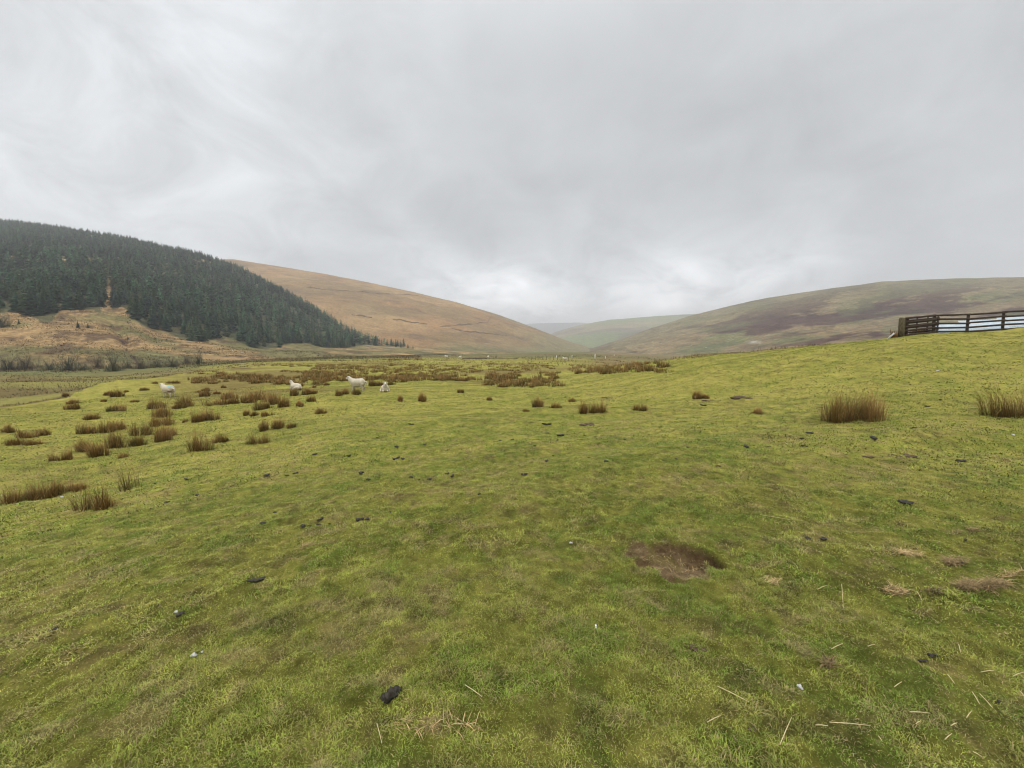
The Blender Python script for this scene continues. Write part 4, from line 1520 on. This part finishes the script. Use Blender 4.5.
wall_along(hillB, [(306, 287.5), (330, 290), (350, 291), (378, 294), (402, 294.5), (420, 296)], 1.5, 1.6, 'dark line of wall running level across the upper moor hill', 420, 1000)
wall_along(hillB, [(440, 326.5), (456, 325.5), (478, 323.5), (488, 322.5), (490, 318), (492, 316)], 1.5, 1.6, 'dark wall with a short upturn at its right end on moor hill', 420, 1000)
wall_along(hillB, [(393, 319.5), (410, 322), (428, 325)], 1.6, 2, 'short faint dark wall low in the middle of the moor hill', 380, 1000)
wall_along(hillB, [(452, 329), (470, 332.5), (490, 333.5), (508, 336)], 1.6, 2, 'faint dark wall dropping right near the foot of moor hill', 380, 1000)
wall_along(hillB, [(352, 315), (362, 316), (372, 318)], 1.8, 2, 'short dark scar of stones beside the plantation edge', 380, 1000)
# far wire fence
fp = [(u, 361 - .03 * (u - 528)) for u in np.linspace(528, 572, 13)]
xs, ys, zs = march(ground_h, [a for a, b in fp], [b for a, b in fp], 60, 300)
yk = np.linspace(float(np.median(ys[:4])), float(np.median(ys[-4:])), len(fp))
wf = empty('wire_fence', (0, 0, 0))
pts = []
for (u, v), Y in zip(fp, yk):
    kx, _ = ray(u, v)
    pts.append(Vector((float(kx) * Y, Y, gz(float(kx) * Y, Y))))
w0 = pts[0]
wf.location = w0
for p in pts:
    m = MB()
    m.bar(p - w0 + Vector((0, 0, -.2)), p - w0 + Vector((.02, 0, .95)), .09, .09)
    obj('post', m.mesh('post'), M_woodpale, wf)
for hh in (.5, .85, 1.15):
    m = MB()
    m.tube([p - w0 + Vector((0, -.07, hh)) for p in pts], .012, 4)
    obj('wire', m.mesh('wire'), M_wire, wf)
tag(wf, 'distant grey post and wire fence across the valley floor', 'fence')
for u, v, hpx, lab in ((595, 358, 7, 'tallest of the white marker posts out on the valley floor'), (572, 358.5, 4.5, 'white marker post left of the tallest one on the valley floor'),
                       (556.5, 359, 3.5, 'small white marker post near the distant wire fence'), (605.5, 356.5, 4, 'thin white marker post right of the tallest one on the valley floor')):
    Y = 120.
    kx, _ = ray(u, v)
    p = Vector((float(kx) * Y, Y, gz(float(kx) * Y, Y)))
    m = MB()
    H_ = hpx * .62 * Y / F
    m.tube([(0, 0, -.1), (0, 0, H_ * .55), (.01, 0, H_)], [.13, .12, .09], 8)
    m.bar((0, 0, H_), (0, 0, H_ + .12), .2, .2, taper=.4)
    tag(obj('marker_post', m.mesh('marker_post'), M_white, None, p), lab, 'post')
# burn on the valley floor: dark bank with water before it
def ribbon(name, path, w, lift, mat, lab, back=0.0, rise=0.0):
    P = []
    for u, Y in path:
        kx, _ = ray(u, 358)
        x = float(kx) * Y
        P.append((x, Y, gz(x, Y) + lift))
    V = []
    for x, y, z in P:
        V += [(x, y, z), (x, y + w * .5, z + rise), (x, y + w, z + rise * .9)]
    Q = []
    for i in range(len(P) - 1):
        for k in range(2):
            Q.append((i * 3 + k, (i + 1) * 3 + k, (i + 1) * 3 + k + 1, i * 3 + k + 1))
    tag(obj(name, mesh_from(name, V, [np.array(Q)]), mat), lab, kind='structure')


ribbon('stream', [(470, 96), (478, 97), (488, 99), (498, 100), (506, 101), (514, 103)], 4.5, .12, M_water, 'narrow dark stream on the valley floor')
ribbon('stream_bank', [(462, 99.5), (472, 101), (480, 102), (490, 103.5), (500, 105), (508, 106), (518, 108)], 1.6, -.05, M_bank, 'dark eroded earth bank beyond the stream', 0, .30)

# ------------------------------------------------------------------ haze
m_h = bpy.data.materials.new('valley_haze')
m_h.use_nodes = True
nt = m_h.node_tree
nt.nodes.remove(nt.nodes['Principled BSDF'])
vs_ = nt.nodes.new('ShaderNodeVolumeScatter')
vs_.inputs['Color'].default_value = (.96, .98, 1.0, 1)
vs_.inputs['Density'].default_value = .00036
vs_.inputs['Anisotropy'].default_value = .0
nt.links.new(vs_.outputs[0], nt.nodes['Material Output'].inputs['Volume'])
m = MB()
m.bar((0, -600, 110), (0, 6500, 110), 9000, 400)
hz = obj('haze', m.mesh('haze'), m_h)
tag(hz, 'thin grey mist hanging through the whole valley', kind='structure')

# ------------------------------------------------------------------ overcast sky
SUN_EL, SUN_AZ = 52.0, 205.0
world = bpy.data.worlds.new('World')
scene.world = world
world.use_nodes = True
nt = world.node_tree
N, Lk = nt.nodes, nt.links
bg = N['Background']
tc = N.new('ShaderNodeTexCoord')


def math_n(op, a, b=None, clamp=False):
    n = N.new('ShaderNodeMath')
    n.operation = op
    n.use_clamp = clamp
    for i, q in enumerate((a, b)):
        if q is None:
            continue
        if isinstance(q, (int, float)):
            n.inputs[i].default_value = q
        else:
            Lk.new(q, n.inputs[i])
    return n.outputs[0]


sep = N.new('ShaderNodeSeparateXYZ')
Lk.new(tc.outputs['Generated'], sep.inputs[0])
zc = math_n('ADD', math_n('MAXIMUM', sep.outputs['Z'], 0.0), .42)
cmb = N.new('ShaderNodeCombineXYZ')
Lk.new(math_n('DIVIDE', sep.outputs['X'], zc), cmb.inputs[0])
Lk.new(math_n('DIVIDE', sep.outputs['Y'], zc), cmb.inputs[1])


def cloud(scale, detail, rough, off, dist=0.0):
    mp = N.new('ShaderNodeMapping')
    mp.inputs['Location'].default_value = off
    Lk.new(cmb.outputs[0], mp.inputs['Vector'])
    n = N.new('ShaderNodeTexNoise')
    n.inputs['Scale'].default_value = scale
    n.inputs['Detail'].default_value = detail
    n.inputs['Roughness'].default_value = rough
    n.inputs['Distortion'].default_value = dist
    Lk.new(mp.outputs[0], n.inputs['Vector'])
    return n.outputs['Fac']


def lobe(u, v, k, amp):
    kx, kz = ray(u, v)
    d = Vector((float(kx), 1.0, float(kz))).normalized()
    dot = N.new('ShaderNodeVectorMath')
    dot.operation = 'DOT_PRODUCT'
    Lk.new(tc.outputs['Generated'], dot.inputs[0])
    dot.inputs[1].default_value = d
    e = math_n('EXPONENT', math_n('MULTIPLY', math_n('SUBTRACT', dot.outputs['Value'], 1.0), k))
    return math_n('MULTIPLY', e, amp)


big_n = math_n('SUBTRACT', cloud(.8, 4, .5, (3.1, 1.7, 0), .4), .5)
mid_n = math_n('SUBTRACT', cloud(2.2, 6, .52, (7.3, 2.2, 0), .3), .5)
L = math_n('ADD', .645, math_n('MULTIPLY', big_n, .32))
L = math_n('ADD', L, math_n('MULTIPLY', mid_n, .23))
wob = math_n('MAXIMUM', math_n('ADD', -.55, math_n('MULTIPLY', cloud(4.2, 7, .6, (1.3, 5.2, 0), .6), 3.0)), .12)
for u, v, k, amp in ((475, 297, 420, .34), (515, 291, 380, .46), (560, 303, 500, .34), (620, 299, 420, .24), (662, 293, 420, .36), (700, 286, 380, .38), (750, 282, 420, .24), (960, 20, 9, .10),
                     (810, 272, 300, .20), (430, 281, 300, .22), (590, 290, 40, .12), (60, 110, 9, .24), (330, 20, 9, .04)):
    L = math_n('ADD', L, math_n('MULTIPLY', lobe(u, v, k, amp), wob))
for u, v, k, amp in ((640, 190, 9, -.06), (900, 130, 8, -.08), (300, 180, 30, -.02)):
    L = math_n('ADD', L, lobe(u, v, k, amp))
# overcast is brighter overhead; zenith raised further to add light on the ground
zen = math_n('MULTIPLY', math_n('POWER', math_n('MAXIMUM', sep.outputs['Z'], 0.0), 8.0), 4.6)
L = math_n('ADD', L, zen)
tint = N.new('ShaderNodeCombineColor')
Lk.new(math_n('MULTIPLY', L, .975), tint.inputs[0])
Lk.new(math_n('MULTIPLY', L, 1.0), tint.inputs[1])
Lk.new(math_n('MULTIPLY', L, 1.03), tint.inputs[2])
sky = N.new('ShaderNodeTexSky')
sky.sky_type = 'NISHITA'
sky.sun_disc = False
sky.sun_elevation = math.radians(SUN_EL)
sky.sun_rotation = math.radians(SUN_AZ)
vm = N.new('ShaderNodeVectorMath')
vm.operation = 'SCALE'
Lk.new(tint.outputs[0], vm.inputs[0])
vm.inputs['Scale'].default_value = 10.0
mx = N.new('ShaderNodeMix')
mx.data_type = 'RGBA'
mx.inputs['Factor'].default_value = .95
Lk.new(sky.outputs[0], mx.inputs['A'])
Lk.new(vm.outputs[0], mx.inputs['B'])
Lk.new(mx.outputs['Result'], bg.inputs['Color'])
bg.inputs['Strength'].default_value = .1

sl = bpy.data.lights.new('sun', 'SUN')
sl.energy = 1.3
sl.angle = math.radians(18)
sl.color = (1.0, .96, .9)
so = bpy.data.objects.new('sun', sl)
COL.objects.link(so)
az, el = math.radians(SUN_AZ), math.radians(SUN_EL)
dirv = Vector((math.sin(az) * math.cos(el), math.cos(az) * math.cos(el), math.sin(el)))
so.rotation_euler = (-dirv).to_track_quat('-Z', 'Y').to_euler()

# ------------------------------------------------------------------ camera and render
cam = bpy.data.cameras.new('camera')
cam.sensor_width = 36
cam.lens = F / 1024 * 36
cam.clip_start = .05
cam.clip_end = 20000
co = bpy.data.objects.new('camera', cam)
COL.objects.link(co)
co.location = (0, 0, EYE)
co.rotation_euler = (math.pi / 2 - PITCH, 0, 0)
scene.camera = co
scene.render.engine = 'CYCLES'
scene.view_settings.view_transform = 'Standard'
scene.view_settings.look = 'None'
scene.view_settings.exposure = 0
scene.cycles.max_bounces = 4
scene.cycles.diffuse_bounces = 2
scene.cycles.volume_bounces = 0
scene.cycles.use_denoising = True
scene.cycles.filter_width = 1.1
